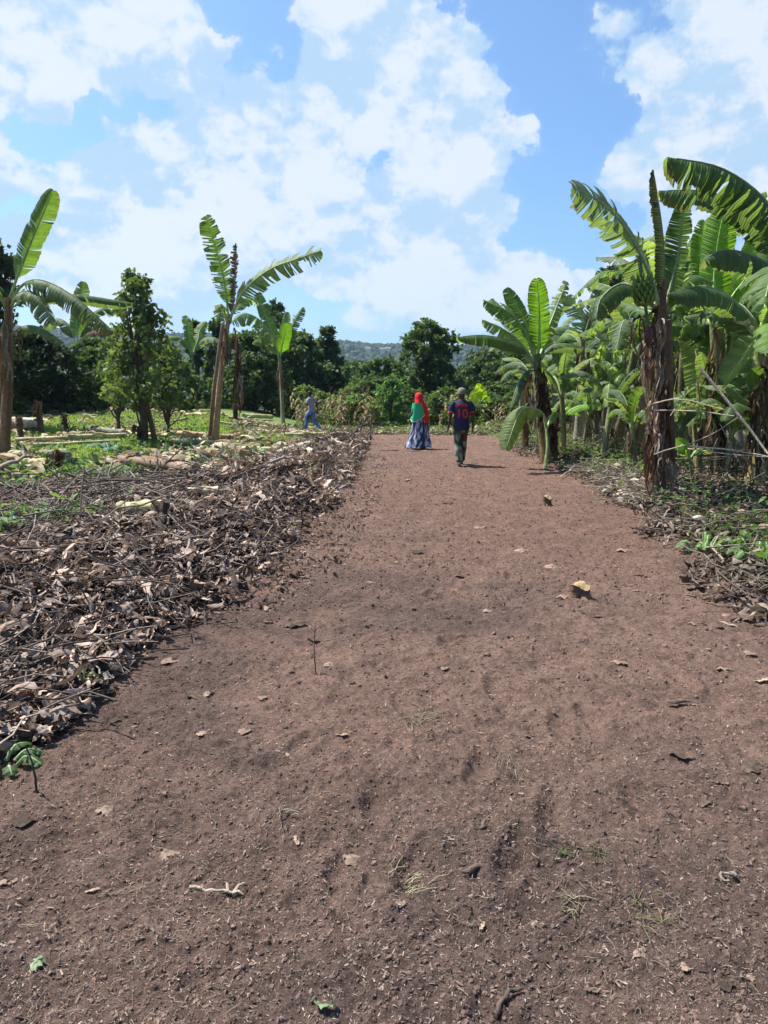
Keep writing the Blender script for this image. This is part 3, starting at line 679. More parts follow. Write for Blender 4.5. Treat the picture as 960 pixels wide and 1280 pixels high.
# the tall plant wrapped in dead leaves, with fruit
tall = plant('tallest banana plant by the path, stem wrapped in dead leaves, carrying a fruit bunch', (825, 622),
      [((822, 622), (826, 350), .135, .085, C_DRYD * 1.2, C_BRN * .7, 0, .03), ((838, 610), (833, 400), .12, .08, C_BRN * .6, C_BRN * .7, .5, 0)],
      [([(826, 400, 0), (830, 350, -.05), (828, 290, -.1), (817, 212, -.15)], 25, dict(col=np.array([.030, .042, .026]), up=(1, -.45, 0), droop=1.15, tear=.45, dry=.12, dcol=C_DRYD, pet=.03)),
       ([(824, 385, 0), (812, 345, -.2), (785, 290, -.5), (754, 255, -.8), (715, 233, -1.1)], 60, dict(col=G_GREY * 1.2, up=(.40, -1, .35), droop=.5, tear=.75, dry=.06, pet=.1)),
       ([(829, 395, 0), (840, 350, .2), (850, 305, .3), (855, 255, .3)], 38, dict(col=G_DARK, up=(.2, -1, .2), droop=.35, tear=.35, dry=.02, pet=.1)),
       ([(824, 392, 0), (806, 372, -.2), (778, 355, -.6), (752, 372, -.9), (745, 398, -1.1)], 44, dict(col=G_DARK, up=(0, -.2, 1), droop=.95, tear=.4, dry=.15, pet=.15)),
       ([(824, 395, 0), (803, 385, .5), (780, 376, 1.0), (754, 380, 1.4)], 34, dict(col=G_MID, up=(0, -.2, 1), droop=.9, tear=.5, dry=.12)),
       ([(828, 392, 0), (845, 362, .6), (868, 345, 1.2), (890, 352, 1.6)], 36, dict(col=G_MID, droop=.9, tear=.5, dry=.05)),
       ([(822, 388, 0), (800, 340, .6), (775, 322, 1.2), (744, 322, 1.6)], 30, dict(col=G_GREY, up=(.1, -.4, 1), droop=.8, tear=.6, dry=.04))],
      [(826 + random.uniform(-9, 9), 385 + i * 7.2, random.uniform(60, 105), random.uniform(9, 19), random.choice([-.2, -.25, -.15, .2])) for i in range(22)] +
      [(815, 560, 55, 12, -.3), (833, 575, 50, 12, -.3), (808, 540, 60, 14, -.2), (800, 395, 60, 14, -.4), (806, 410, 80, 16, -.3), (812, 420, 80, 18, -.3)])
def bunch(root, c, ax, L, seed):
    rg = np.random.default_rng(seed); b = np.array(root.location); mb = MB(); ax = norm(ax); u = norm(np.cross(ax, (0, 1, .2))); w = np.cross(ax, u)
    for h in range(6):
        for k in range(11):
            a = k * .571 + h * .3; o = math.cos(a) * u + math.sin(a) * w; p0 = np.asarray(c) - b + ax * (h / 6 * L); R = .05
            pts = [p0 + o * R, p0 + o * (R + .05) - ax * .015, p0 + o * (R + .085) - ax * .06, p0 + o * (R + .085) - ax * .10]
            tube(mb, pts, [.012, .019, .019, .009], 5, np.array([.14, .22, .05]) * rg.uniform(.8, 1.25))
    tube(mb, [np.asarray(c) - b - ax * .35, np.asarray(c) - b, np.asarray(c) - b + ax * (L + .25)], [.03, .03, .02], 6, np.array([.09, .12, .05]))
    fr = mb.build('fruit_bunch', M_stem, root)
    m2 = MB(); e = np.asarray(c) - b + ax * (L + .3); tube(m2, [e - ax * .08, e, e + ax * .1, e + ax * .2], [.02, .05, .045, .005], 8, np.array([.09, .03, .035])); m2.build('flower_bud', M_stem, fr)
bunch(tall, P(803, 352, tall.location.y - .45), (.15, -.1, -1), .38, 5)

# plants at the edge of the picture, nearer than the tall one
near_r = plant('large banana plant beyond the tall one with dark leaves sweeping over the path side', (1012, 668),
      [((1012, 668), (1000, 350), .17, .11, C_YEL * .7, C_GRN, 0, 0)],
      [([(998, 345, 0), (985, 295, -.1), (950, 245, -.3), (900, 210, -.5), (834, 196, -.7)], 78, dict(col=G_DARK * 1.15, up=(0, -.3, 1), droop=1.3, tear=.6, dry=.09, dcol=C_DRYD, pet=.12)),
       ([(998, 350, 0), (975, 300, .3), (935, 262, .5), (885, 240, .6), (824, 238, .6)], 62, dict(col=G_DARK * 1.15, up=(0, -.25, 1), droop=1.2, tear=.7, dry=.12, dcol=C_DRY, pet=.12)),
       ([(998, 380, 0), (975, 345, -.3), (945, 322, -.6), (905, 312, -.8), (880, 325, -.9)], 66, dict(col=G_DARK, up=(0, -.3, 1), droop=.8, tear=.5, dry=.0)),
       ([(1000, 360, 0), (1030, 290, 0), (1080, 260, -.2), (1140, 280, -.3)], 80, dict(col=G_DARK, droop=.8, tear=.4, dry=.0)),
       ([(1000, 360, 0), (1010, 290, .3), (1005, 230, .5), (990, 170, .8)], 60, dict(col=G_MID, up=FACE, droop=.4, tear=.4, dry=.0)),
       ([(999, 370, 0), (985, 335, -.7), (968, 335, -1.3), (955, 380, -1.7)], 70, dict(col=G_MID, up=(0, -.4, 1), droop=.8, tear=.6, dry=.05))],
      [(1000, 380 + i * 14, 90, 18, -.2) for i in range(10)])
plant('banana plant with glowing folded pale green leaves between darker ones', (905, 600),
      [((905, 600), (893, 395), .15, .09, C_YEL * .8, C_GRN, 0, 0)],
      [([(893, 400, 0), (893, 350, 0), (898, 300, -.1), (907, 254, -.2)], 42, dict(col=G_YOUNG, up=(-.55, -1, .1), droop=.45, tear=.06, dry=0, pet=.06)),
       ([(892, 400, 0), (884, 365, .2), (876, 320, .4), (880, 275, .6)], 30, dict(col=G_YOUNG * .8, up=(.6, -1, .1), droop=.5, tear=.4, dry=0, pet=.1)),
       ([(894, 405, 0), (915, 370, .6), (935, 340, 1.0), (942, 295, 1.2)], 32, dict(col=G_YOUNG * .9, up=FACE, droop=.3, tear=.1, dry=0)),
       ([(892, 405, 0), (880, 385, -.4), (862, 372, -.9), (843, 384, -1.2)], 34, dict(col=G_MID, up=(0, -.3, 1), droop=.8, tear=.5, dry=0)),
       ([(893, 408, 0), (905, 385, -.5), (925, 380, -1.0), (945, 400, -1.4)], 40, dict(col=G_DARK, up=(0, -.3, 1), droop=.8, tear=.5, dry=0)),
       ([(892, 410, 0), (880, 395, .5), (865, 400, 1), (852, 425, 1.3)], 34, dict(col=G_MID, droop=.9, tear=.5, dry=.05))],
      [(893, 410 + i * 18, 80, 14, random.choice([-.2, .2])) for i in range(9)])
plant('banana plant with one broad horizontal leaf and one comb-like ragged leaf below', (948, 612),
      [((945, 612), (950, 410), .15, .09, C_YEL, C_GRN * 1.3, 0, 0), ((960, 600), (962, 430), .13, .08, C_YEL * .7, C_GRN, .5, 0)],
      [([(950, 415, 0), (935, 395, -.2), (905, 366, -.5), (872, 358, -.8), (838, 366, -1.0)], 58, dict(col=G_DARK * 1.2, up=(0, -.25, 1), droop=.85, tear=.12, dry=0, pet=.18)),
       ([(950, 430, 0), (930, 405, .3), (905, 392, .4), (880, 388, .5), (855, 395, .6)], 52, dict(col=G_GREY, up=(0, -.3, 1), droop=.9, tear=.95, dry=0, pet=.12)),
       ([(951, 415, 0), (965, 380, -.3), (990, 365, -.6), (1020, 380, -.8)], 50, dict(col=G_MID, droop=.8, tear=.3, dry=0)),
       ([(951, 415, 0), (958, 375, .3), (962, 340, .5), (970, 300, .7)], 40, dict(col=G_MID, up=FACE, droop=.4, tear=.3, dry=0)),
       ([(950, 425, 0), (938, 432, -.4), (925, 452, -.7), (905, 478, -.9)], 34, dict(col=G_PALE, up=(.6, -.5, .4), droop=.6, tear=.2, dry=.03)),
       ([(951, 425, 0), (962, 405, -.7), (965, 410, -1.2), (962, 440, -1.6)], 44, dict(col=G_YOUNG * .8, up=(0, -.4, 1), droop=.7, tear=.3, dry=0))],
      [(952, 440 + i * 15, 70, 15, -.2) for i in range(8)])
plant('short banana plant with one broad light leaf hanging down over the dead litter', (872, 585),
      [((872, 585), (862, 440), .07, .045, C_YEL * .8, C_GRN * 1.3, 0, 0)],
      [([(862, 442, 0), (859, 420, -.1), (862, 412, -.3), (870, 440, -.5), (878, 505, -.7)], 40, dict(col=G_PALE * 1.2, up=(-.3, -1, .3), droop=.35, tear=.1, dry=0, pet=.12)),
       ([(862, 445, 0), (850, 425, .3), (838, 430, .7), (832, 450, .9)], 22, dict(col=G_MID, droop=.8, tear=.3, dry=0)),
       ([(863, 445, 0), (872, 425, .4), (888, 420, .8), (905, 430, 1)], 24, dict(col=G_MID, droop=.8, tear=.3, dry=0))], group='young banana suckers')
plant('young banana sucker with one folded leaf slanting upwards under the broad leaf', (893, 592),
      [((893, 592), (890, 508), .06, .04, C_GRN, C_GRN * 1.4, 0, 0)],
      [([(889, 512, 0), (898, 492, -.1), (915, 470, -.2), (936, 447, -.3)], 36, dict(col=G_PALE, up=(-.5, -1, .8), droop=.6, tear=.05, dry=0, pet=.05)),
       ([(889, 512, 0), (875, 505, .1), (858, 515, .2), (848, 540, .2)], 24, dict(col=G_GREY, up=(0, -.6, 1), droop=.6, tear=.4, dry=0)),
       ([(890, 512, 0), (905, 505, .3), (925, 510, .5), (940, 525, .6)], 24, dict(col=G_DARK, droop=.7, tear=.3, dry=0))], group='young banana suckers')
plant('yellowing banana leaf sprout low beside the dead-leaf trunk', (868, 612),
      [((868, 612), (862, 572), .04, .025, C_GRN, C_GRN * 1.4, 0, 0)],
      [([(862, 574, 0), (858, 560, -.1), (853, 556, -.2), (845, 562, -.3)], 26, dict(col=G_YOUNG, up=(0, -.8, .6), droop=.3, tear=.1, dry=.12, dcol=C_RUST)),
       ([(862, 574, 0), (872, 562, .1), (882, 560, .2), (892, 566, .3)], 18, dict(col=G_MID, droop=.6, tear=.1, dry=0))], group='young banana suckers')
plant('small yellow-leaved seedling on a thin stalk just beyond the man in the jersey', (603, 535),
      [((603, 535), (600, 500), .022, .015, C_GRN, C_GRN * 1.4, 0, 0)],
      [([(600, 502, 0), (598, 494, -.1), (596, 490, -.2), (590, 502, -.3)], 13, dict(col=np.array([.30, .40, .03]), up=(0, -1, .3), droop=.2, tear=0, dry=0, pet=.05, nseg=8)),
       ([(600, 502, 0), (602, 492, 0), (598, 486, 0), (594, 484, -.1)], 14, dict(col=np.array([.26, .38, .03]), up=(0, -1, .2), droop=.2, tear=0, dry=0, pet=.05, nseg=8)),
       ([(600, 504, 0), (606, 496, .1), (610, 496, .2), (613, 503, .3)], 10, dict(col=G_YOUNG, droop=.4, tear=0, dry=0, nseg=8))], name='seedling', cat='seedling', group=None)
plant('leafy yellow-green sapling low under the plantation with broad leaves', (700, 560),
      [((700, 560), (704, 520), .03, .02, C_BRN, C_GRN, 0, 0)],
      [([(704, 522, 0), (712, 514, -.1), (724, 508, -.2), (740, 506, -.3)], 16, dict(col=G_YOUNG * 1.2, up=(0, -.6, 1), droop=.4, tear=.2, dry=0)),
       ([(704, 522, 0), (700, 514, -.1), (692, 512, -.2), (682, 518, -.3)], 14, dict(col=G_YOUNG * 1.2, up=(0, -.6, 1), droop=.4, tear=.2, dry=0)),
       ([(704, 522, 0), (708, 510, .1), (716, 512, .3), (726, 520, .4)], 14, dict(col=G_YOUNG, droop=.5, tear=.2, dry=0))], name='sapling', cat='sapling', group=None)

# the plantation behind them: four plants built once, then copied with all their parts
def copy_tree(o, parent=None):
    c = o.copy(); COL.objects.link(c)
    if parent: c.parent = parent
    for ch in list(o.children): copy_tree(ch, c)
    return c
def wild(seed, H, n, loc):
    rg = np.random.default_rng(seed); b = np.array(loc, float); root = empty('banana_plant', b, '', 'banana plant', 'banana plants deep in the plantation')
    top = b + np.array([rg.normal(0, .15), rg.normal(0, .15), H])
    stem(root, b, [b - np.array([0, 0, .1]), (b + top) / 2 + rg.normal(0, .05, 3), top], rg.uniform(.12, .16), .085, [C_BRN * .8, C_YEL * .8, C_GRYB][seed % 3], C_GRN, seed)
    for i in range(n):
        a = i * 2.4 + rg.normal(0, .3); q = i / (n - 1); L = rg.uniform(1.7, 2.6); inc = 1.45 - .8 * q + rg.normal(0, .12)
        d = np.array([math.cos(a), math.sin(a), 0]); z = np.array([0, 0, 1.0])
        p1 = top + (d * math.cos(inc) + z * math.sin(inc)) * L * .35; i2 = inc - .3 - .35 * q; p2 = p1 + (d * math.cos(i2) + z * math.sin(i2)) * L * .35
        i3 = i2 - .5 - .5 * q; p3 = p2 + (d * math.cos(i3) + z * math.sin(i3)) * L * .35
        leaf(root, b, [top - z * .15, p1, p2, p3], rg.uniform(.5, .75), col=[G_MID, G_PALE, G_DARK * 1.2, G_GREY][rg.integers(0, 4)], droop=rg.uniform(.4, .9), tear=rg.uniform(.2, .8), dry=float(rg.choice([0, 0, .05, .14])), seed=seed * 50 + i)
    for i in range(4):
        a = rg.uniform(0, 6.3); o = np.array([math.cos(a), math.sin(a), 0]); hang(root, b, top + o * .08 - np.array([0, 0, rg.uniform(.1, 1.0)]), rg.uniform(.6, 1.3), rg.uniform(.12, .22), o, seed * 40 + i)
    return root
def atxy(px, Y):
    x = (px - 480) / F * Y * (math.cos(PITCH) + 0); x = P(px, 490, Y)[0]
    return (x, Y, float(hgt(x, Y)) - .05)
protos = [wild(3, 2.7, 8, atxy(770, 19)), wild(4, 2.3, 7, atxy(802, 22)), wild(8, 3.1, 9, atxy(862, 17)), wild(5, 1.9, 7, atxy(748, 24))]
WILD = [(790, 16.5), (845, 25), (930, 20), (905, 15), (975, 16), (730, 30), (700, 33), (765, 28), (820, 30), (885, 27), (950, 27), (985, 22), (1020, 14), (1040, 19), (648, 34), (670, 29), (855, 20), (1000, 31)]
WLAB = ['banana plant with crowded leaves just behind the tallest dead-leaf stem', 'banana plant filling the gap between the dead-leaf stem and the glowing leaves', 'banana plant behind the comb-like ragged leaf', 'banana plant under the glowing folded leaves', 'banana plant at the edge behind the broad horizontal leaf', 'banana plant past the slatted-leaved one, deeper in the plantation', 'banana plant rising behind the fan-shaped plant', 'banana plant showing between the slatted-leaved one and the tallest', 'banana plant far back behind the fruit bunch', 'banana plant far back behind the glowing folded leaves', 'banana plant far back behind the ragged comb-like leaf', 'banana plant at the picture edge behind the yellow stems',
        'banana plant mostly outside the view beside the yellow stems', 'banana plant mostly outside the view behind the sweeping dark leaves', 'small banana plant beyond the seedling at the end of the path', 'small banana plant in the shade left of the fan-shaped one', 'banana plant whose stem shows past the short plant with the hanging leaf', 'farthest banana plant at the right edge against the trees']
WL = {0: 'banana plant with tall brown stem in the thick of the plantation', 1: 'banana plant with yellow stem deep in the shade of the plantation', 2: 'tall banana plant with wide crown rising behind the nearer stems', 3: 'low banana plant spreading leaves between taller stems of the plantation'}
for i, p in enumerate(protos): p['label'] = WL[i]
for i, (px, Y) in enumerate(WILD):
    k = i % 4; o = copy_tree(protos[k]); o['label'] = WLAB[i]; o.location = atxy(px, Y); o.rotation_euler = (0, 0, i * 1.9 + .7); s = random.uniform(.85, 1.15); o.scale = (s, s, s * random.uniform(.92, 1.1))
for i, (px, Y) in enumerate(((705, 19), (733, 21), (758, 17), (782, 19.5), (800, 14.5), (848, 15), (880, 13.5), (915, 13), (955, 12), (985, 13), (865, 19), (935, 17), (768, 24), (720, 26))):
    o = copy_tree(protos[3 if i % 3 else 1]); o.location = atxy(px, Y); o.rotation_euler = (0, 0, i * 1.3); s = random.uniform(.42, .68); o.scale = (s, s, s)
    o['label'] = 'low young banana plant filling the ground between the plantation stems'; o['group'] = 'low young banana plants under the plantation'
far_l = [(197, 33)]
for i, (px, Y) in enumerate(far_l):
    o = copy_tree(protos[(i + 1) % 4]); o.location = atxy(px, Y); o.rotation_euler = (0, 0, i * 2.3); o.scale = (.6, .6, .6); del o['group']
    o['label'] = 'thin banana plant in the gap beside the leafy young tree'

# ------------------------------------------------------------------ trees
def crown(mb, cl, rad, per, size, c0, c1, rg, up=.4, jit=.3):
    n = len(cl) * per; ci = np.repeat(np.arange(len(cl)), per)
    d = rg.normal(size=(n, 3)); d = norm(d) * (rg.random((n, 1)) ** .42 * rg.choice([1, 1, 1.55], (n, 1))); p = cl[ci] + d * rad[ci][:, None] * np.array([1, 1, .75])
    nv = norm(rg.normal(size=(n, 3)) + np.array([0, 0, up * 2])); t = norm(np.cross(nv, rg.normal(size=(n, 3)))); t = norm(t - np.array([0, 0, .35])); b = np.cross(nv, t)
    s = size * rg.uniform(.6, 1.35, (n, 1)); w = s * rg.uniform(.28, .42, (n, 1))
    v = np.stack([p, p + t * s * .45 + b * w, p + t * s - nv * s * .12, p + t * s * .45 - b * w], 1)
    tc_ = np.clip(rg.random((len(cl), 1))[ci] * .6 + rg.random((n, 1)) * .4, 0, 1); c = (np.asarray(c0) * (1 - tc_) + np.asarray(c1) * tc_) * rg.uniform(1 - jit, 1 + jit, (n, 1))
    mb.addq(v.reshape(-1, 3), np.arange(n * 4).reshape(n, 4), np.repeat(c, 4, 0))
def tree_mesh(seed, H, Wd, c0, c1, ncl=40, per=110, size=.2, shape='round', low=.1, crad=.15):
    rg = np.random.default_rng(seed); cl = []; ncl = int(ncl * 2.3); per = int(per * .55); crad *= .70
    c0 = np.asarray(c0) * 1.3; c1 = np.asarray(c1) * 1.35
    while len(cl) < ncl:
        u = rg.random(); a = rg.uniform(0, 6.283)
        prof = {'round': math.sin(math.pi * min(1, .12 + .86 * u)) ** .6, 'cone': (1 - u) ** .55 * .95 + .12, 'column': .55 + .45 * math.sin(u * 6 + seed) * .4 + .1 * (1 - u), 'bush': math.sqrt(max(0, 1 - u * u))}[shape]
        r = Wd / 2 * prof * math.sqrt(rg.random()) * (1 + .25 * math.sin(a * 3 + seed))
        cl.append((math.cos(a) * r, math.sin(a) * r, H * (low + (1 - low) * u * .90)))
    cl = np.array(cl); rad = Wd * crad * rg.uniform(.6, 1.25, ncl) * (1.1 - .5 * cl[:, 2] / H)
    rad = np.minimum(rad, np.maximum(.06 * H, (H * 1.02 - cl[:, 2]) * 1.3))
    mb = MB(); crown(mb, cl, rad, per, size, c0, c1, rg); cm = mb.mesh('crown', M_leaf, False)
    mt = MB(); tr = max(.05, H * .022); top = np.array([rg.normal(0, .03) * Wd, rg.normal(0, .03) * Wd, H * .82])
    main = curve([(0, 0, -.3), (rg.normal(0, .02) * Wd, 0, H * .3), top], 10); bark = np.array([.085, .065, .05])
    tube(mt, main, np.linspace(tr, tr * .25, 10), 7, bark, rough=.12, seed=seed)
    for i in range(min(14, ncl)):
        c = cl[i]; s = main[int(np.clip(c[2] / H * .6 * 10, 1, 8))]
        tube(mt, curve([s, (s + c) / 2 + np.array([0, 0, -.04 * H]), c], 5), np.linspace(tr * .4, tr * .1, 5), 4, bark, cap=False)
    return cm, mt.mesh('trunk', M_wood)
def put_tree(ms, loc, label, cat='tree', group=None, name='tree', rz=0, sc=1):
    r = empty(name, loc, label, cat, group); r.rotation_euler = (0, 0, rz); r.scale = (sc, sc, sc) if np.isscalar(sc) else sc
    place('crown', ms[0], (0, 0, 0), parent=r); place('trunk', ms[1], (0, 0, 0), parent=r)
    return r
D0c, D1c = (.026, .047, .020), (.072, .105, .044); E0, E1 = (.030, .050, .022), (.070, .100, .045)
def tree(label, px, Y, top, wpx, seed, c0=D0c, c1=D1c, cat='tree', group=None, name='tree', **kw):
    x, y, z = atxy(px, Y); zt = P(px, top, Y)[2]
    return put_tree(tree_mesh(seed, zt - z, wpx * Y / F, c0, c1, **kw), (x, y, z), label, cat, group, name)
BG = 'trees bordering the field'
tree('dark dense tree with several pointed tops behind the woman in red', 535, 45, 390, 88, 1, ncl=70, per=120, size=.26, shape='round', low=.06, crad=.13, group=BG)
tree('tree with a narrow feathery top near the gap to the hills', 408, 50, 398, 52, 2, (.022, .038, .018), (.060, .085, .04), ncl=50, per=90, size=.26, shape='cone', low=.05, crad=.16, group=BG)
tree('broad dark tree to the rear of the pale ragged banana plant', 372, 48, 408, 90, 3, ncl=60, per=110, size=.27, shape='round', low=.04, group=BG)
tree('dark round tree directly behind the two-stemmed banana plant', 318, 43, 405, 84, 4, ncl=60, per=110, size=.25, shape='round', low=.04, group=BG)
tree('tall tree top showing above the slender banana plant', 345, 56, 366, 50, 5, ncl=40, per=90, size=.26, shape='round', low=.3, group=BG)
tree('spiry dark tree rising left of the two-stemmed banana plant', 248, 47, 392, 40, 6, ncl=36, per=110, size=.24, shape='cone', low=.05, group=BG)
tree('rounded dark tree with a knob-like top by the spiry tree', 274, 46, 384, 46, 7, ncl=40, per=110, size=.24, shape='cone', low=.05, group=BG)
tree('broad shady tree at the back of the field with deep shade put into its near-black leaves', 45, 33, 408, 130, 8, (.012, .022, .010), (.030, .05, .022), ncl=70, per=130, size=.22, shape='round', low=.03, group=BG)  # leaf colours near black to paint the dark hole under the trees
tree('tall tree whose grey-green crown stands behind the rolled banana leaf', 2, 27, 282, 66, 9, (.025, .040, .022), (.065, .09, .05), ncl=46, per=120, size=.17, shape='round', low=.45, crad=.2, group=BG)
tree('dark bushy tree behind the crossing banana stems', 122, 36, 415, 90, 10, ncl=50, per=120, size=.22, shape='round', low=.03, group=BG)
tree('low dark tree filling the gap behind the leafy young tree', 205, 38, 420, 84, 11, ncl=50, per=110, size=.23, shape='round', low=.03, group=BG)
tree('grey-green tree between the dark tree and the fan-shaped banana', 610, 50, 432, 96, 12, E0, E1, ncl=50, per=110, size=.28, shape='round', low=.04, group=BG)
tree('pale-leaved tree behind the fan-shaped banana plant', 655, 46, 415, 80, 13, E0, E1, ncl=46, per=110, size=.26, shape='round', low=.04, group=BG)
tree('tree crown poking up between the banana plants and the tall one', 757, 36, 318, 56, 14, (.025, .040, .025), (.055, .08, .045), ncl=40, per=100, size=.21, shape='round', low=.35, group=BG)
tree('dense tree walling off the plantation at its middle', 735, 42, 425, 120, 15, ncl=60, per=110, size=.26, shape='round', low=.02, group=BG)
tree('dense tree walling off the plantation behind the dead-leaf stem', 830, 38, 400, 140, 16, ncl=60, per=110, size=.26, shape='round', low=.02, group=BG)
tree('dense tree walling off the plantation behind the broad horizontal leaf', 935, 34, 370, 140, 17, ncl=60, per=110, size=.25, shape='round', low=.02, group=BG)
tree('bright green leafy bush at the edge of the dry maize', 488, 37, 466, 50, 18, (.050, .095, .035), (.11, .19, .07), ncl=34, per=80, size=.17, shape='bush', low=.05, cat='bush', name='bush', crad=.18)
# the leafy young tree in the cleared field, two thin trunks
bx, by, bz = G(186, 553)
young = tree_mesh(19, 5.5, 2.2, (.045, .066, .024), (.115, .150, .055), ncl=70, per=42, size=.17, shape='cone', low=.2, crad=.16)
r = put_tree(young, (bx - .15, by, bz), 'leafy young tree with small light leaves standing in the cleared field', group='trees in the cleared field')
mt = MB(); tube(mt, [(.0, .1, -.2), (.05, .1, 1.2), (-.1, .05, 3.0)], [.10, .085, .05], 8, np.array([.10, .075, .055]), rough=.1); tube(mt, [(.30, .2, -.1), (.12, .2, 1.0), (.0, .2, 2.4)], [.09, .07, .04], 8, np.array([.16, .095, .05]), rough=.1)
mt.build('trunk', M_wood, r)
# bushy spread around it
tree('light green leafy bush leaning out from the young tree', 208, 25.5, 440, 50, 20, (.036, .056, .022), (.09, .125, .05), ncl=34, per=46, size=.15, shape='bush', low=.3, cat='bush', name='bush', crad=.17)
tree('light green leafy bush on the shady side of the young tree', 146, 26, 405, 40, 21, (.042, .066, .024), (.105, .145, .05), ncl=34, per=46, size=.15, shape='round', low=.3, cat='bush', name='bush', crad=.18)

# valley: trees one can tell apart, shared meshes
vm = [tree_mesh(60 + i, 7, 7.5, (.030, .052, .020), (.065, .10, .035), ncl=34, per=70, size=.55, shape='round', low=.03, crad=.17) for i in range(4)]
vl = [tree_mesh(70 + i, 6, 7, (.050, .080, .026), (.10, .145, .045), ncl=30, per=70, size=.5, shape='bush', low=.02, crad=.18) for i in range(3)]
rg = np.random.default_rng(99)
for i in range(80):
    Y = 62 * (300 / 62) ** (i / 79.0); px = rg.uniform(380, 680) if i % 2 else rg.uniform(430, 530)
    light = rg.random() < .45
    put_tree((vl if light else vm)[rg.integers(0, 3)], atxy(px, Y), 'light green tree down in the valley past the maize' if light else 'dark green tree down in the valley past the maize', group='light trees in the valley' if light else 'dark trees in the valley', rz=rg.uniform(0, 6.3), sc=rg.uniform(.6, 1.15) * (1 if Y > 110 else .72))
for i, (px, Y, sc_) in enumerate(((400, 41, .30), (425, 39, .26), (450, 36, .30), (462, 42, .34), (512, 40, .28), (545, 36, .24), (556, 42, .34), (575, 39, .28), (590, 36, .22), (620, 38, .30), (636, 41, .34), (650, 36, .26), (672, 39, .32), (380, 44, .34), (440, 46, .36), (528, 47, .36), (480, 48, .38))):
    put_tree((vl + vm)[i % 6], atxy(px, Y), 'low green bush growing among the dry maize stalks', 'bush', 'green bushes among the maize', 'bush', i * 1.7, (sc_ * 1.3, sc_ * 1.3, sc_))
# wooded slopes: crowns too far to count
n = 15000; a = np.radians(rg.uniform(-34, 34, n)); r_ = np.sqrt(rg.uniform(330 ** 2, 1500 ** 2, n)); hx = np.sin(a) * r_; hy = np.cos(a) * r_
hz = np.maximum(hill_h(hx, hy), hgt(hx, hy)); keep = vn(hx * .012, hy * .012, 5) > -.38
mb = MB(); k = keep.sum(); s = rg.uniform(6, 13, k) * (1 - .25 * sm(900, 1400, r_[keep]))
scatter(mb, T_canopy, np.stack([hx, hy, hz + 2], -1)[keep], rg.uniform(0, 6.3, k), rg.uniform(-.3, .3, k), rg.uniform(-.3, .3, k), s, shades(k, (.013, .030, .018), (.034, .060, .030), .25))
kind(mb.build('forest', M_canopy, smooth=False), 'stuff', 'far off woodland covering the hills')
# pale houses half hidden on the hill
for i, (px, py) in enumerate(((460, 435), (478, 436), (485, 435), (232, 424))):
    d = ray(px, py); t = np.linspace(500, 1500, 3000); q = np.array([0, 0, CAM_Z]) + d * t[:, None]; hit = np.nonzero(q[:, 2] < hill_h(q[:, 0], q[:, 1]) + 9)[0]
    q = q[hit[0]] if len(hit) else q[-1]; h0 = float(hill_h(q[0], q[1]))
    r = empty('house', (q[0], q[1], h0), ['small white house among the trees high on the hill', 'pale house with a low roof on the hill, first of a pair', 'pale house touching the other one of the hillside pair', 'white house on the wooded ridge above the young tree'][i], 'house', 'houses on the far hill')
    m = MB(); w, d2, e = 3.2, 2.4, 8.5; m.add([(-w, -d2, 0), (w, -d2, 0), (w, d2, 0), (-w, d2, 0), (-w, -d2, e), (w, -d2, e), (w, d2, e), (-w, d2, e), (-w, 0, e + 1.8), (w, 0, e + 1.8)], [(0, 1, 5, 4), (1, 2, 6, 9, 5), (2, 3, 7, 6), (3, 0, 4, 8, 7)], (.55, .55, .54)); m.build('wall', M_wall, r, False)
    m = MB(); o = .6; m.add([(-w - o, -d2 - o, e - .3), (w + o, -d2 - o, e - .3), (w + o, 0, e + 2.1), (-w - o, 0, e + 2.1), (-w - o, d2 + o, e - .3), (w + o, d2 + o, e - .3)], [(0, 1, 2, 3), (3, 2, 5, 4)], (.17, .15, .14)); m.build('roof', M_wall, r, False)

# ------------------------------------------------------------------ dry maize, weeds, grass
def maize_mesh(seed):
    rg = np.random.default_rng(seed); mb = MB(); H = rg.uniform(1.6, 2.1); c = np.array([.24, .185, .095]) * rg.uniform(.6, 1.1)
    tube(mb, [(0, 0, -.1), (rg.normal(0, .04), 0, H * .6), (rg.normal(0, .08), 0, H)], [.015, .012, .006], 4, c, cap=False)
    for i in range(8):
        z = H * (.2 + .09 * i); a = i * 3.14 + rg.normal(0, .5); d = np.array([math.cos(a), math.sin(a), 0]); L = rg.uniform(.4, .65); w = .045; t = np.cross(d, (0, 0, 1))
        q = [np.array([0, 0, z]), np.array([0, 0, z + .15]) + d * L * .4, np.array([0, 0, z + .02]) + d * L * .75, np.array([0, 0, z - .25]) + d * L]
        v = [];
        for j, p in enumerate(q): v += [p + t * w * (1, 1.2, .9, .1)[j], p - t * w * (1, 1.2, .9, .1)[j]]
        cc = c * rg.uniform(.75, 1.3) if rg.random() < .8 else np.array([.12, .15, .05])
        mb.addq(np.array(v), np.array([[0, 1, 3, 2], [2, 3, 5, 4], [4, 5, 7, 6]]), cc)
    for i in range(5):
        a = i * 1.25; tube(mb, [(0, 0, H), (.05 * math.cos(a), .05 * math.sin(a), H + .12), (.11 * math.cos(a), .11 * math.sin(a), H + .22)], [.006, .008, .003], 3, c * 1.15, cap=False)
    return mb.mesh('maize_plant', M_litter)
mm = [maize_mesh(i) for i in range(7)]
rg = np.random.default_rng(5)
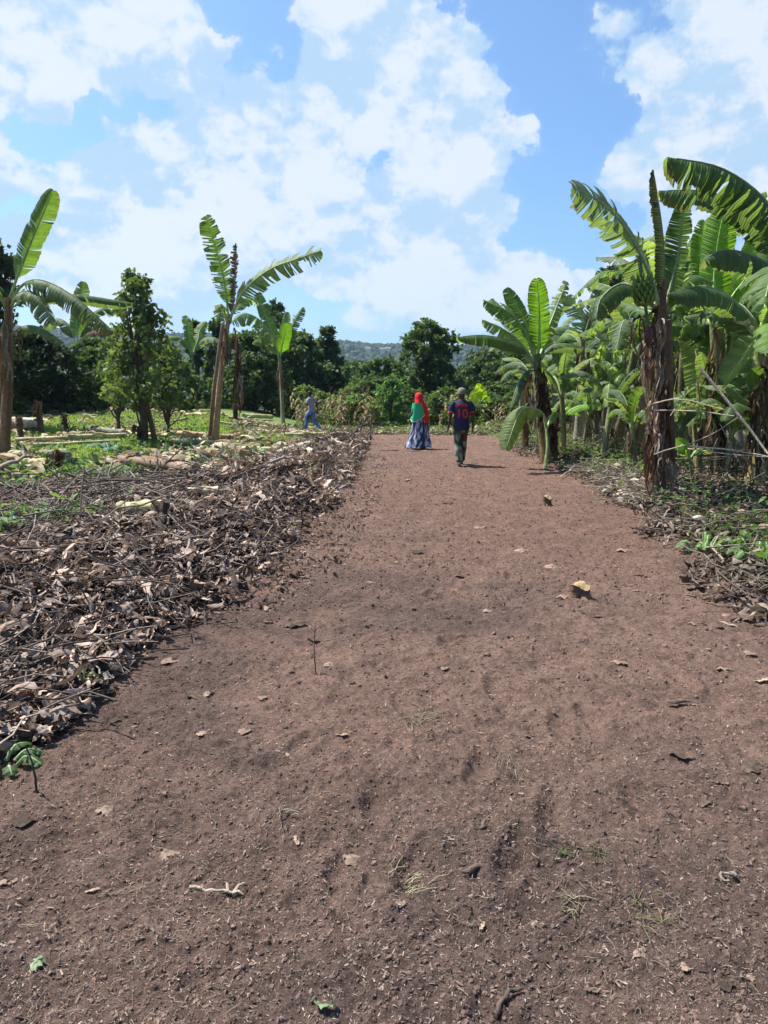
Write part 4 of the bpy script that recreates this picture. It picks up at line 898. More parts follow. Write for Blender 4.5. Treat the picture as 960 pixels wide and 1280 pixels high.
for i in range(150):
    Y = 33 + 9 * rg.random() ** 1.2; px = rg.choice([rg.uniform(370, 470), rg.uniform(550, 690), rg.uniform(440, 560)], p=[.55, .3, .15])
    if abs(px - 488) < 26 and Y < 38.5: Y += 7
    o = place('maize_plant', mm[i % 7], atxy(px, Y), rg.uniform(0, 6.3), rg.uniform(.5, .95), (rg.normal(0, .16), rg.normal(0, .16)))
    tag(o, 'dry straw-coloured maize stalk standing in the strip beyond the clearing', 'maize', 'dry maize along the far edge of the clearing')

def weedpos(n, fx):
    out = []
    while len(out) < n:
        p = fx()
        if p is not None: out.append(p)
    return np.array(out)
# grass blades
gl = []
def blades(n, xs, ys, c0, c1, h=(.08, .22), w=.012):
    z = hgt(xs, ys); a = RNG.uniform(0, 6.3, n); L = RNG.uniform(*h, n); d = np.stack([np.cos(a), np.sin(a), 0 * a], -1); t = np.stack([-np.sin(a), np.cos(a), 0 * a], -1) * w
    b = np.stack([xs, ys, z - .03], -1); up = np.array([0, 0, 1.0]); lean = RNG.uniform(.1, .9, (n, 1))
    m_ = b + up * L[:, None] * .6 + d * L[:, None] * lean * .3; e = b + up * L[:, None] * (1 - lean * .3) + d * L[:, None] * lean
    v = np.stack([b - t, b + t, m_ + t * .8, m_ - t * .8, e], 1); c = shades(n, c0, c1, .25)
    f4 = np.arange(n)[:, None] * 5 + np.array([[0, 1, 2, 3]]); f3 = np.arange(n)[:, None] * 5 + np.array([[3, 2, 4]])
    gm_.addq(v.reshape(-1, 3), f4, np.repeat(c, 5, 0)); gm_.F.append((f3 + gm_.n - 5 * n).ravel()); gm_.T.append(np.full(n, 3))
gm_ = MB()
n = 95000; Yg = pick_y(n, 12.2, 34, 1.2); Xg = P(0, 490, 1)[0] * Yg * 1.05 + RNG.random(n) * (XL(Yg) - .6 - P(0, 490, 1)[0] * Yg * 1.05)
k = (fbm(Xg * .35, Yg * .35, 4, 101) + .12 * sm(13, 20, Yg) + .10 * RNG.random(n) > -.03) & (XL(Yg) - Xg > np.interp(Yg, [12, 14, 22], [2.2, 1.2, .5]))
blades(k.sum(), Xg[k], Yg[k], (.12, .18, .035), (.28, .34, .09), (.06, .18), .014)
n = 9000; Yg = 28.8 + 5 * RNG.random(n); Xg = RNG.uniform(-2.5, 6.5, n); blades(n, Xg, Yg, (.065, .11, .025), (.15, .20, .06), (.1, .3), .016)
n = 14000; Yg = pick_y(n, 6.0, 30, 1.5); Xg = XR(Yg) + .5 + RNG.random(n) ** 1.3 * 5
k = fbm(Xg * .6, Yg * .6, 3, 151) > .06
blades(k.sum(), Xg[k], Yg[k], (.045, .085, .02), (.11, .16, .045), (.06, .2), .012)
kind(gm_.build('grass', M_grass, smooth=False), 'stuff', 'short bright green grass between the trampled debris')

# broad-leaved weeds as ground cover
mb = MB(); wp = []
for (cx, cy, rx, n_) in ((3.9, 7.0, .35, 200), (3.75, 6.1, .3, 200), (4.6, 8.3, .5, 180), (4.9, 10.2, .9, 500), (4.6, 14.5, .7, 420), (4.3, 17.5, .7, 420), (5.6, 16, 1.2, 600), (6.3, 20, 1.5, 700), (5.0, 23, 1.0, 500), (4.4, 27, 1.2, 500), (5.5, 30, 1.6, 600), (2.4, 31, 1.6, 600), (-3.9, 7.4, .45, 420), (-5.5, 13.3, .5, 250), (-4.2, 14.2, .4, 180), (-7.2, 14.5, .8, 300), (-2.2, 29, 2.4, 900), (-8, 24, 2.5, 900), (.5, 33, 1.6, 600), (7.2, 26, 2, 700)):
    q = np.stack([cx + RNG.normal(0, rx, n_), cy + RNG.normal(0, rx, n_)], -1); wp.append(q[(q[:, 0] > XR(q[:, 1]) + .15) | (q[:, 0] < XL(q[:, 1]) - .3) | (q[:, 1] > 29.5)])
wp = np.concatenate(wp); z = hgt(wp[:, 0], wp[:, 1]); n = len(wp)
v0 = np.array([(-.5, 0, 0), (-.1, .26, .06), (.5, 0, -.05), (-.1, -.26, .06)]); f0 = np.array([[0, 1, 2, 3]])
scatter(mb, [(v0, f0)], np.stack([wp[:, 0], wp[:, 1], z + RNG.random(n) ** 1.5 * .28], -1), RNG.uniform(0, 6.3, n), RNG.normal(0, .45, n), RNG.normal(0, .45, n), RNG.uniform(.06, .15, n), shades(n, (.040, .085, .022), (.12, .20, .055), .2))
kind(mb.build('weeds', M_grass, smooth=False), 'stuff', 'low broad-leaved green weeds at the edges of the clearing')

# ------------------------------------------------------------------ litter banks
mb = MB()
A0, A1 = (.034, .024, .019), (.49, .37, .295)  # near-black end of the range stands in for shadowed gaps between leaves
def litter_zone(n, ylo, yhi, p, fx, tmpl, smin, smax, zmax, a0=A0, a1=A1, pw=1.5, tilt=.5, gate=None):
    y = pick_y(n, ylo, yhi, p); x = fx(y, RNG.random(n)); k = np.ones(n, bool) if gate is None else gate(x, y)
    x, y = x[k], y[k]; m = len(x); z = hgt(x, y) + RNG.random(m) * zmax
    scatter(mb, tmpl, np.stack([x, y, z], -1), RNG.uniform(0, 6.3, m), RNG.normal(0, tilt, m), RNG.normal(0, tilt, m), smin + (smax - smin) * RNG.random(m) ** 1.7, shades(m, a0, a1, .3, pw))
edge = lambda y, u, lo, hi: XL(y) - (lo + (hi - lo) * u)
gl_ = lambda x, y: RNG.random(len(x)) < start_left(x, y) * sm(-.35, .35, XL(y) - x + .4 * fbm(x * 2, y * 2, 3, 161))
litter_zone(31000, 3.0, 14.5, 1.1, lambda y, u: edge(y, u, -.15, np.minimum(5.0, y * .55 + .6)), T_leaf, .035, .17, .10, gate=gl_, pw=1.55)
litter_zone(12000, 3.0, 14, 1.1, lambda y, u: edge(y, u, -.15, np.minimum(4.0, y * .5 + .6)), T_strip, .12, .34, .12, gate=gl_)
litter_zone(5500, 12, 27, 1.0, lambda y, u: edge(y, u ** 1.4, -.2, np.interp(y, [12, 25], [1.7, .9])), T_leaf, .10, .26, .16, gate=gl_)
litter_zone(5000, 10, 27, 1.0, lambda y, u: edge(y, u ** 1.2, -.15, np.interp(y, [10, 25], [2.0, 1.0])), T_strip, .16, .45, .20, gate=gl_)
# browner crumb at the path side of the bank
litter_zone(16000, 3.2, 20, 1.3, lambda y, u: edge(y, 1 - u ** 1.9, -.8, .7), T_leaf, .02, .10, .015, a1=(.30, .22, .175), gate=lambda x, y: start_left(x, y) * sm(3.0, 6.0, y + (XL(y) - x) * 3.5) > RNG.random(len(x)))
# right bank
gr_ = lambda x, y: RNG.random(len(x)) < sm(-.3, .4, x - XR(y) + .4 * fbm(x * 2, y * 2, 3, 163))
litter_zone(9000, 5.0, 22, 1.0, lambda y, u: XR(y) - .3 + 2.6 * u ** 1.2, T_leaf, .05, .15, .07, a1=(.27, .20, .16), gate=gr_, pw=1.9)
litter_zone(6500, 5.0, 24, 1.0, lambda y, u: XR(y) - .3 + 3.0 * u ** 1.2, T_strip, .10, .32, .09, a1=(.29, .23, .18), gate=gr_, pw=1.7)
litter_zone(9000, 8.0, 32, 1.0, lambda y, u: XR(y) + .8 + 8 * u, T_leaf, .10, .28, .10, a1=(.30, .22, .15), pw=1.4)
litter_zone(900, 10.5, 15.5, 1.0, lambda y, u: XR(y) + .1 + 1.1 * u, T_twig, .35, 1.1, .12, a0=(.16, .13, .10), a1=(.42, .37, .29), tilt=.12)
litter_zone(600, 10.5, 14.5, 1.0, lambda y, u: XR(y) + .1 + .9 * u, T_strip, .2, .5, .08, a0=(.12, .10, .075), a1=(.40, .35, .28), tilt=.15)
kind(mb.build('leaf_litter', M_litter), 'stuff', 'heaped dry curled leaves and husks along both sides of the path')

# pale chopped banana leaf and fibre over the cleared field
mb = MB()
lf = lambda y, u: P(0, 490, 1)[0] * y * 1.08 + u * (XL(y) - .4 - P(0, 490, 1)[0] * y * 1.08)
patch = lambda x, y: fbm(x * .45, y * .45, 3, 171) + .10 * (RNG.random(len(x)) - .5) > -.03
litter_zone(5600, 12.5, 34, 1.2, lf, T_leaf, .08, .28, .05, a0=(.10, .115, .04), a1=(.50, .46, .28), pw=1.3, tilt=.3, gate=patch)
litter_zone(3600, 12.5, 34, 1.2, lf, T_strip, .3, 1.0, .06, a0=(.14, .10, .06), a1=(.55, .47, .31), pw=1.3, tilt=.25, gate=lambda x, y: fbm(x * .45, y * .45, 3, 171) + .3 * (RNG.random(len(x)) - .5) > .0)
litter_zone(1400, 12.5, 34, 1.2, lf, T_leaf, .2, .5, .10, a0=(.05, .09, .035), a1=(.14, .22, .09), tilt=.35)
litter_zone(2500, 28.5, 33, 1.0, lambda y, u: -6 + 11 * u, T_strip, .2, .6, .12, a0=(.10, .07, .05), a1=(.42, .36, .26), tilt=.35)
kind(mb.build('field_debris', M_litter), 'stuff', 'pale chopped banana leaves strewn over the cleared field')

# fine twigs in the banks
mb = MB()
def twigs(n, ylo, yhi, fx, smin, smax, zmax, tilt=.3):
    y = pick_y(n, ylo, yhi, 1.0); x = fx(y, RNG.random(n)); z = hgt(x, y) + RNG.random(n) * zmax
    scatter(mb, T_twig, np.stack([x, y, z], -1), RNG.uniform(0, 6.3, n), RNG.normal(0, .1, n), RNG.normal(0, tilt, n), RNG.uniform(smin, smax, n), shades(n, (.055, .042, .034), (.26, .215, .175), .25, 1.2))
twigs(2200, 3.2, 14, lambda y, u: edge(y, u, -.1, np.minimum(5, y * .55)), .2, .9, .16)
twigs(500, 6.5, 13, lambda y, u: edge(y, u, 1.2, 5), .5, 1.6, .22)
twigs(700, 12, 27, lambda y, u: edge(y, u, -.1, 1.2), .3, 1.0, .25, .5)
twigs(650, 5, 20, lambda y, u: XR(y) - .1 + 2.4 * u, .25, 1.0, .15)
twigs(500, 8, 30, lambda y, u: XR(y) + .8 + 7 * u, .4, 1.4, .5, .6)
kind(mb.build('brushwood_litter', M_wood), 'stuff', 'thin dead twigs tangled in the heaped leaves')

# ------------------------------------------------------------------ small stuff on the bare soil
def path_xy(n, ylo, yhi, p):
    y = pick_y(n, ylo, yhi, p); hw = y * .56 + .15
    x = RNG.uniform(-1, 1, n) * np.minimum(hw, 4.5); k = soilmask(x, y) > .35
    return x[k], y[k]
mb = MB(); x, y = path_xy(38000, 1.6, 20, 1.3); n = len(x); s = .005 + .020 * RNG.random(n) ** 3
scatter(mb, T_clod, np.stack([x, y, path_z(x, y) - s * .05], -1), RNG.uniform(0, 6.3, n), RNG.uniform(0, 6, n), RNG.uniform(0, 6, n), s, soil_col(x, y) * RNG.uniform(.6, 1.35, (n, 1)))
x, y = path_xy(6500, 4, 27, .5); n = len(x); s = .012 + .036 * RNG.random(n) ** 3
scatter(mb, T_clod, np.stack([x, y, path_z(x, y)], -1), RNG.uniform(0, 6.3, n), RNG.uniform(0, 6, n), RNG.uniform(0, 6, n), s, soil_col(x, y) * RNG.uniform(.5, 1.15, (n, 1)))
x, y = path_xy(15000, 5.5, 28, .4); n = len(x); s = .008 + .026 * RNG.random(n) ** 2.5
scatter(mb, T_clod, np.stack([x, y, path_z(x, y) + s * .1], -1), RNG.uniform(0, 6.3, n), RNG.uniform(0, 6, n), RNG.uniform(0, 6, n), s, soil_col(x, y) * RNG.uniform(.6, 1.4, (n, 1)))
kind(mb.build('soil_crumbs', M_soilbit, smooth=False), 'stuff', 'loose crumbs of brown soil over the path')
mb = MB(); x, y = path_xy(34000, 1.6, 9, 2.2); q = fbm(x * 1.3, y * 1.3, 3, 181) + .35 * sm(3.4, 2.0, y) + .15 * sm(.3, -.8, x) + .12 * RNG.random(len(x)); k = q > .04; x, y = x[k], y[k]; n = len(x)
scatter(mb, T_chip, np.stack([x, y, path_z(x, y) + .003], -1), RNG.uniform(0, 6.3, n), RNG.normal(0, .35, n), RNG.normal(0, .35, n), .005 + .020 * RNG.random(n) ** 3, shades(n, (.10, .075, .06), (.42, .345, .275), .25, 1.2))
x, y = path_xy(30000, 1.8, 24, .9); n = len(x)
scatter(mb, T_chip, np.stack([x, y, path_z(x, y) + .004], -1), RNG.uniform(0, 6.3, n), RNG.normal(0, .4, n) * (1 + sm(5, 10, y)), RNG.normal(0, .4, n) * (1 + sm(5, 10, y)), (.008 + .02 * sm(6, 14, y)) * 1.0 + (.038 * RNG.random(n) ** 3), shades(n, (.035, .025, .021), (.36, .27, .21), .25, 1.5))
kind(mb.build('leaf_chips', M_litter), 'stuff', 'small pale chips of chopped dry leaf on the soil')
mb = MB(); x, y = path_xy(6500, 1.6, 18, 1.3); q = fbm(x * 1.1, y * 1.1, 3, 191) + .2 * RNG.random(len(x)); k = q > .06; x, y = x[k], y[k]; n = len(x)
s3 = np.stack([RNG.uniform(.02, .10, n), RNG.uniform(.07, .16, n), RNG.uniform(.07, .16, n)], -1)
scatter(mb, T_twig, np.stack([x, y, path_z(x, y) + .004], -1), RNG.uniform(0, 6.3, n), RNG.normal(0, .2, n), RNG.normal(0, .15, n), s3, shades(n, (.08, .06, .045), (.36, .29, .21), .2, 1.2))
kind(mb.build('straw', M_litter), 'stuff', 'thin straw and rootlets scattered over the soil')

# ------------------------------------------------------------------ single dry leaves on the path
def dryleaf_mesh(seed, w=None, name='dry_leaf', c=None):
    rg = np.random.default_rng(seed); v, f = ribbon_t(rg, 9, w or rg.uniform(.34, .62), rg.uniform(.3, .9), cross=rg.uniform(.15, .6))
    cc = np.array([.30, .215, .16]) * rg.choice([.35, .6, .8, 1.0, 1.15]) if c is None else np.asarray(c)
    mb = MB(); v = v + rg.normal(0, .022, v.shape) * np.array([1, 1, .5]); mb.addq(v, f, np.clip(cc * (1 + .9 * fbm(v[:, 0] * 4 + seed, v[:, 1] * 5, 3, seed)[:, None]) * rg.uniform(.8, 1.2, (len(v), 1)), .01, .8))
    tube(mb, np.stack([v[1::3, 0], v[1::3, 1], v[1::3, 2] + .006], -1), .010, 3, cc * .7, cap=False)
    tube(mb, [v[1] + (0, 0, .006), v[1] + (-.10, .02, .03), v[1] + (-.2, .05, .02)], [.012, .010, .008], 4, cc * .7, cap=False)
    return mb.mesh(name, M_litter)
DL = [dryleaf_mesh(200 + i) for i in range(10)]
rg = np.random.default_rng(31)
LEAVES = [(250, 866, 44, 'long'), (305, 915, 22, ''), (405, 915, 24, ''), (427, 919, 18, ''), (412, 833, 20, ''), (852, 943, 36, 'flat'), (773, 830, 24, 'dark'), (900, 980, 30, ''), (946, 965, 36, ''), (955, 848, 26, ''), (188, 900, 22, ''), (210, 828, 32, ''), (30, 1026, 40, ''), (10, 1103, 26, ''), (690, 711, 26, ''), (740, 768, 28, ''), (706, 748, 24, ''), (332, 778, 26, ''), (367, 784, 30, ''), (219, 782, 26, ''), (518, 838, 18, ''), (554, 836, 16, ''), (145, 900, 20, ''), (130, 868, 34, 'pale'), (610, 765, 18, ''), (395, 800, 18, ''), (905, 838, 22, ''), (870, 735, 26, ''), (785, 870, 18, ''), (508, 560 + 40, 16, ''), (560, 628, 18, ''), (600, 660, 18, ''), (520, 690, 18, ''), (455, 700, 18, ''), (650, 690, 20, ''), (575, 720, 16, ''), (780, 690, 24, ''), (800, 720, 20, ''), (60, 1050, 18, ''), (120, 1110, 18, ''), (345, 1115, 18, ''), (500, 1130, 18, ''), (905, 1230, 30, ''), (860, 1210, 26, ''), (800, 1195, 28, ''), (690, 1265, 30, ''), (940, 1225, 24, ''), (740, 1240, 24, ''), (225, 1140, 18, ''), (600, 1155, 16, '')]
SPEC = {'long': 'long pale brown dry leaf lying apart on the bare soil near the litter heap', 'flat': 'flat oval tan leaf lying alone on the soil towards the right edge', 'dark': 'small crumpled grey leaf with a dark hollow beneath it', 'pale': 'palest curled leaf at the foot of the litter heap'}
for i, (px, py, l, kd) in enumerate(LEAVES):
    p = GP(px, py); s = l * p[1] / F * 1.05
    o = place('dry_leaf', DL[i % 10], p + np.array([0, 0, .001]), rg.uniform(-.5, .5) + (math.pi if i % 2 else 0), (s, s, s * .6), (rg.normal(0, .08), rg.normal(0, .08)))
    tag(o, SPEC.get(kd, 'small dry curled leaf lying on the bare brown soil of the path'), 'dry leaf', 'dry leaves on the path')
n_l = 85; x, y = path_xy(200, 2.4, 22, .9)
for i in range(min(n_l, len(x))):
    s = rg.uniform(.035, .10); o = place('dry_leaf', DL[rg.integers(0, 10)], (x[i], y[i], float(path_z(x[i], y[i])) + .001), rg.uniform(0, 6.3), (s, s, s * .6), (rg.normal(0, .1), rg.normal(0, .1)))
    tag(o, 'small dry curled leaf lying on the bare brown soil of the path', 'dry leaf', 'dry leaves on the path')
# larger leaves showing on top of the heap
BL = [dryleaf_mesh(300 + i, c=np.array([.36, .285, .235]) * random.uniform(.75, 1.15)) for i in range(8)]
x = []; 
for i in range(95):
    py = rg.uniform(640, 940); px = rg.uniform(0, np.interp(py, [640, 940], [380, 60])); p = G(px, py)
    o = place('dry_leaf', BL[i % 8], p + np.array([0, 0, rg.uniform(.06, .13)]), rg.uniform(0, 6.3), rg.uniform(.07, .15), (rg.normal(0, .4), rg.normal(0, .4)))
    tag(o, 'broad pale curled leaf lying on top of the brown litter heap', 'dry leaf', 'broad dry leaves on the litter heap')

# twigs on the path, each by itself
def stick(name, label, pts, r0, r1, col, cat='stick', group=None, sides=6, fork=None, world=True, rough=.15):
    pts = np.asarray(pts, float); b = pts[0].copy(); p = curve(pts - b, max(6, 3 * len(pts))); n = len(p); mb = MB()
    p[1:-1] += np.random.default_rng(int(abs(b[0] * 1000)) % 997).normal(0, r0 * .35, (n - 2, 3))
    tube(mb, p, np.linspace(r0, r1, n), sides, col, rough=rough, seed=n)
    for (t, d, l) in (fork or ()):
        q = p[int(t * (n - 1))]; tube(mb, [q, q + np.asarray(d) * l * .5 + (0, 0, .01), q + np.asarray(d) * l], [r1 * 1.2 + r0 * .2, r1, r1 * .5], 5, col, rough=rough)
    o = mb.build(name, M_wood, loc=b); return tag(o, label, cat, group)
TW = [twig_t(np.random.default_rng(400 + i), 7, .02) for i in range(6)]
TWM = []
for v, f in TW:
    m = MB(); m.addq(v, f, (.17, .135, .105)); TWM.append(m.mesh('twig', M_wood))
for i, (px, py, l, a) in enumerate(((220, 1040, 46, .5), (270, 1165, 34, .3), (410, 1115, 40, 1.2), (455, 1180, 40, -.5), (630, 1060, 40, .1), (600, 1130, 30, -.6), (690, 1240, 40, 1.1), (700, 860, 30, .2), (720, 1100, 40, -.1), (775, 805, 40, -.2), (905, 778, 60, -.15), (910, 790, 40, .05), (880, 735, 60, -.4), (660, 830, 40, -.2), (580, 795, 30, .4), (480, 930, 30, -.9), (870, 1045, 30, .9), (700, 1210, 26, 1.2), (170, 1090, 34, .9), (70, 1210, 40, -.2), (430, 800, 40, .2), (655, 745, 40, .1))):
    p = GP(px, py); s = l * p[1] / F; o = place('twig', TWM[i % 6], p + np.array([0, 0, .008]), a, s)
    tag(o, 'short thin dead twig lying on the bare soil of the path', 'twig', 'twigs on the path')
# singular bits
def put(name, label, cat, px, py, mb, mat=M_litter, dz=0.0, rz=0.0, soil=True, group=None):
    p = GP(px, py) if soil else G(px, py); o = mb.build(name, mat, loc=p + np.array([0, 0, dz])); o.rotation_euler = (0, 0, rz); return tag(o, label, cat, group)
for (px, py, l, lab) in ((590, 1091, 36, 'dark curled strip of bark on the soil in the middle foreground'), (604, 1034, 26, 'smaller dark curled piece of bark beside the longer strip'), (848, 882, 34, 'charred dark chip of wood on the path near the broad banana leaf side')):
    s = l * GP(px, py)[1] / F; mb = MB(); n = 9; V = []
    for i in range(n):
        u = i / (n - 1) - .5
        for j in range(6):
            a = .1 + j * .60; r = s * .13 * (1 - abs(u) ** 2 * 2.2) * random.uniform(.85, 1.2); V.append((u * s + random.uniform(-.003, .003), r * math.cos(a) + s * .12 * math.sin(u * 5), s * .12 + r * math.sin(a) + .1 * s * u * u * 2))
    mb.addq(np.array(V), grid_faces(n, 6), np.array([.12, .085, .065])); put('bark_strip', lab.replace(' near the broad banana leaf side', ' towards the right side'), 'bark', px, py, mb, M_wood, rz=.25 if px < 595 else (.9 if px < 700 else -.2))
p = GP(237, 1113); q = GP(292, 1122)
stick('broken_stick', 'pale broken stick ending in a torn knot on the near soil', [p + (0, 0, .012), (p + q) / 2 + (0, 0, .014), q + (0, 0, .016)], .0065, .005, (.30, .25, .19), fork=((1, (.6, .8, .2), .05), (1, (.9, -.3, .1), .04), (.9, (-.3, .9, .2), .04)))
p = GP(395, 842); stick('upright_twig', 'thin bare twig standing upright out of the soil', [p - (0, 0, .03), p + (-.01, 0, .14), p + (.0, 0, .30)], .0045, .0025, (.15, .115, .085), cat='twig', fork=((.9, (.6, 0, .5), .05), (.95, (-.8, 0, .3), .04)))
p = GP(47, 992); stick('upright_twig', 'dark thin twig leaning at the lower end of the litter heap', [p - (0, 0, .03), p + (-.02, .02, .10), p + (-.05, .03, .20)], .006, .003, (.06, .05, .04), cat='twig')
p = GP(618, 1274); q = GP(652, 1240); stick('root_piece', 'dark bent root at the bottom of the view', [p + (0, 0, .01), (p + q) / 2 + (.0, 0.02, .02), q + (0, 0, .012)], .009, .005, (.09, .065, .05), cat='root')
p = GP(880, 1085); mb = MB(); a = np.linspace(.2, 4.4, 9); tube(mb, np.stack([.028 * np.cos(a), .024 * np.sin(a), .010 + .004 * np.sin(a * 3)], -1), np.linspace(.0075, .004, 9), 6, (.27, .22, .17), rough=.35); put('curled_husk', 'pale husk curled like a hook on the soil', 'husk', 911, 1100, mb)
# bundle of cut straw, tufts of dry grass
for (px, py, n_, s_, lab, c_) in ((512, 1113, 26, .065, 'small bundle of cut pale straw on the soil', (.40, .36, .22)), (515, 900, 34, .12, 'thin spread of dry grass across the middle of the path', (.33, .28, .19)), (712, 1137, 26, .05, 'little heap of dried grass on the near soil', (.33, .29, .19)), (800, 1140, 22, .07, 'tuft of greenish dry grass stuck in the soil', (.22, .23, .10)), (640, 975, 16, .07, 'few upright dry grass stalks beside the path middle', (.34, .30, .20)), (355, 1020, 18, .05, 'clump of pale dry roots on the near soil', (.35, .30, .22)), (745, 1065, 18, .05, 'sparse low tuft of green-grey weed on the soil', (.14, .16, .07)), (700, 1065, 20, .04, 'tiny green seedling clump on the soil', (.10, .16, .05))):
    mb = MB(); p = GP(px, py); b0 = random.uniform(-.3, .3)
    for i in range(n_):
        a = random.gauss(b0, .35) if 'bundle' in lab else random.uniform(0, 6.3); o = np.array([random.gauss(0, s_ * .45), random.gauss(0, s_ * .6), 0]); L = random.uniform(.5, 1.3) * s_; up = random.uniform(.02, .25) * s_ if 'upright' not in lab else random.uniform(.6, 1.2) * s_
        x_, y_ = p[0] + o[0], p[1] + o[1]; o[2] = float(path_z(x_, y_)) - p[2] + .004
        tube(mb, [o, o + (math.cos(a) * L * .5, math.sin(a) * L * .5, up), o + (math.cos(a) * L, math.sin(a) * L, up * .6)], [.0017, .0017, .001], 3, np.array(c_) * random.uniform(.45, .95), cap=False)
    gt = mb.build('dry_grass', M_litter, loc=p)
    if 'spread' in lab: kind(gt, 'stuff', lab)
    else: tag(gt, lab, 'dry grass')
GL = [dryleaf_mesh(340, .5, c=(.20, .27, .14)), dryleaf_mesh(341, .45, c=(.24, .30, .17))]
for i, (px, py, l, lab) in enumerate(((405, 1256, 34, 'withered pale green leaf at the very front of the path'), (50, 1212, 30, 'pale green crumpled leaf near the lower left corner'))):
    p = GP(px, py); tag(place('withered_leaf', GL[i], p + np.array([0, 0, .012]), .4 + i, l * p[1] / F), lab, 'leaf')
# green plants at the edge of the heap
def rosette(label, px, py, n_, L, w, c, soil=False, upr=.6, name='weed_plant', spread=.05):
    p = G(px, py); root = empty(name, p, label, 'weed')
    for i in range(n_):
        a = i * 2.4 + random.uniform(-.3, .3); d = np.array([math.cos(a), math.sin(a), 0]); q = p + d * random.uniform(0, spread); l = L * random.uniform(.6, 1.15)
        leaf(root, p, [q, q + d * l * .35 + (0, 0, l * upr), q + d * l * .75 + (0, 0, l * upr * .9), q + d * l + (0, 0, l * upr * .5)], w, col=np.array(c) * random.uniform(.8, 1.2), droop=.4, tear=0, dry=0, seed=i + px, nseg=6, pet=.15)
    return root
rosette('green broad-leaved weed clump at the lower end of the litter heap', 6, 952, 13, .13, .065, (.045, .085, .028), spread=.12, upr=.35)
rosette('tuft of upright green grass in the litter heap', 105, 868, 9, .10, .007, (.13, .19, .07), upr=1.3, spread=.02)
rosette('green weeds growing through the twigs of the heap', 22, 662, 16, .30, .12, (.055, .11, .04), spread=.35)
rosette('yellow-green seedling between the branches on the heap', 42, 648, 5, .24, .14, (.14, .20, .04), spread=.04)
rosette('bright green weed clump under the plantation edge by the stone', 882, 690, 14, .22, .07, (.08, .15, .04), spread=.2)
rosette('green leafy weed at the edge of the picture past the stone', 948, 700, 14, .26, .08, (.08, .15, .045), spread=.25)
rosette('blue-green fallen leaf cluster on the cleared field by the broken stem', 138, 565, 6, .55, .25, (.06, .14, .08), upr=.35, spread=.15)

# stumps in the path
def stump(label, px, py, w, h, cut, seed, bark=(.15, .095, .06)):
    p = GP(px, py); r = w * p[1] / F / 2; H = h * p[1] / F; rg = np.random.default_rng(seed); root = empty('tree_stump', p, label, 'stump'); n = 16; th = np.linspace(0, 6.2832, n, endpoint=False)
    rad = r * (1 - .22 * np.exp(-((th - 1.4) / .4) ** 2) + .12 * np.sin(th * 3 + seed) + .06 * rg.normal(size=n)); V = []
    zs = [-.05, .0, H * .3, H * .7, H]
    for k, z in enumerate(zs):
        m_ = (1.5, 1.3, 1.05, 1.0, 1.0)[k]; V += [(rad[i] * m_ * math.cos(th[i]), rad[i] * m_ * math.sin(th[i]), z + (.02 * math.sin(th[i] * 2) * (k == 4)) + (.14 * H * math.cos(th[i] - 2) if k == 4 else 0)) for i in range(n)]
    f = [(k * n + i, k * n + (i + 1) % n, (k + 1) * n + (i + 1) % n, (k + 1) * n + i) for k in range(4) for i in range(n)]
    mb = MB(); mb.addq(np.array(V), np.array(f), np.clip(np.array(bark) * rg.uniform(.6, 1.3, (len(V), 1)), .01, 1)); mb.build('bark', M_wood, root)
    top = np.array(V[-n:]); c = top.mean(0) + (0, 0, .004); ring = c + (top - c) * .5 + rg.normal(0, .003, (n, 3)); mb = MB(); t2 = top * np.array([.97, .97, 1]) + (0, 0, .003)
    mb.addq(np.concatenate([t2, ring]), np.array([(i, (i + 1) % n, n + (i + 1) % n, n + i) for i in range(n)]), np.array(cut) * rg.uniform(.8, 1.15, (2 * n, 1))); mb.add(ring, [list(range(n))], np.array(cut) * .8); mb.build('cut_face', M_wood, root, False)
    for i in range(5):
        a = rg.uniform(0, 6.3); d = np.array([math.cos(a), math.sin(a), 0]); mb = MB(); tube(mb, [d * r * .8 + (0, 0, H * .25), d * r * 1.6 + (0, 0, .012), d * r * 2.4 + (0, 0, -.02)], [r * .3, r * .2, r * .08], 6, np.array(bark) * .9, rough=.2); mb.build('root', M_wood, root)
stump('freshly cut stump with a yellow top in the bare path', 724, 748, 24, 17, (.31, .22, .11), 3)
stump('small brown stump farther up the path', 683, 632, 11, 11, (.30, .24, .15), 8)

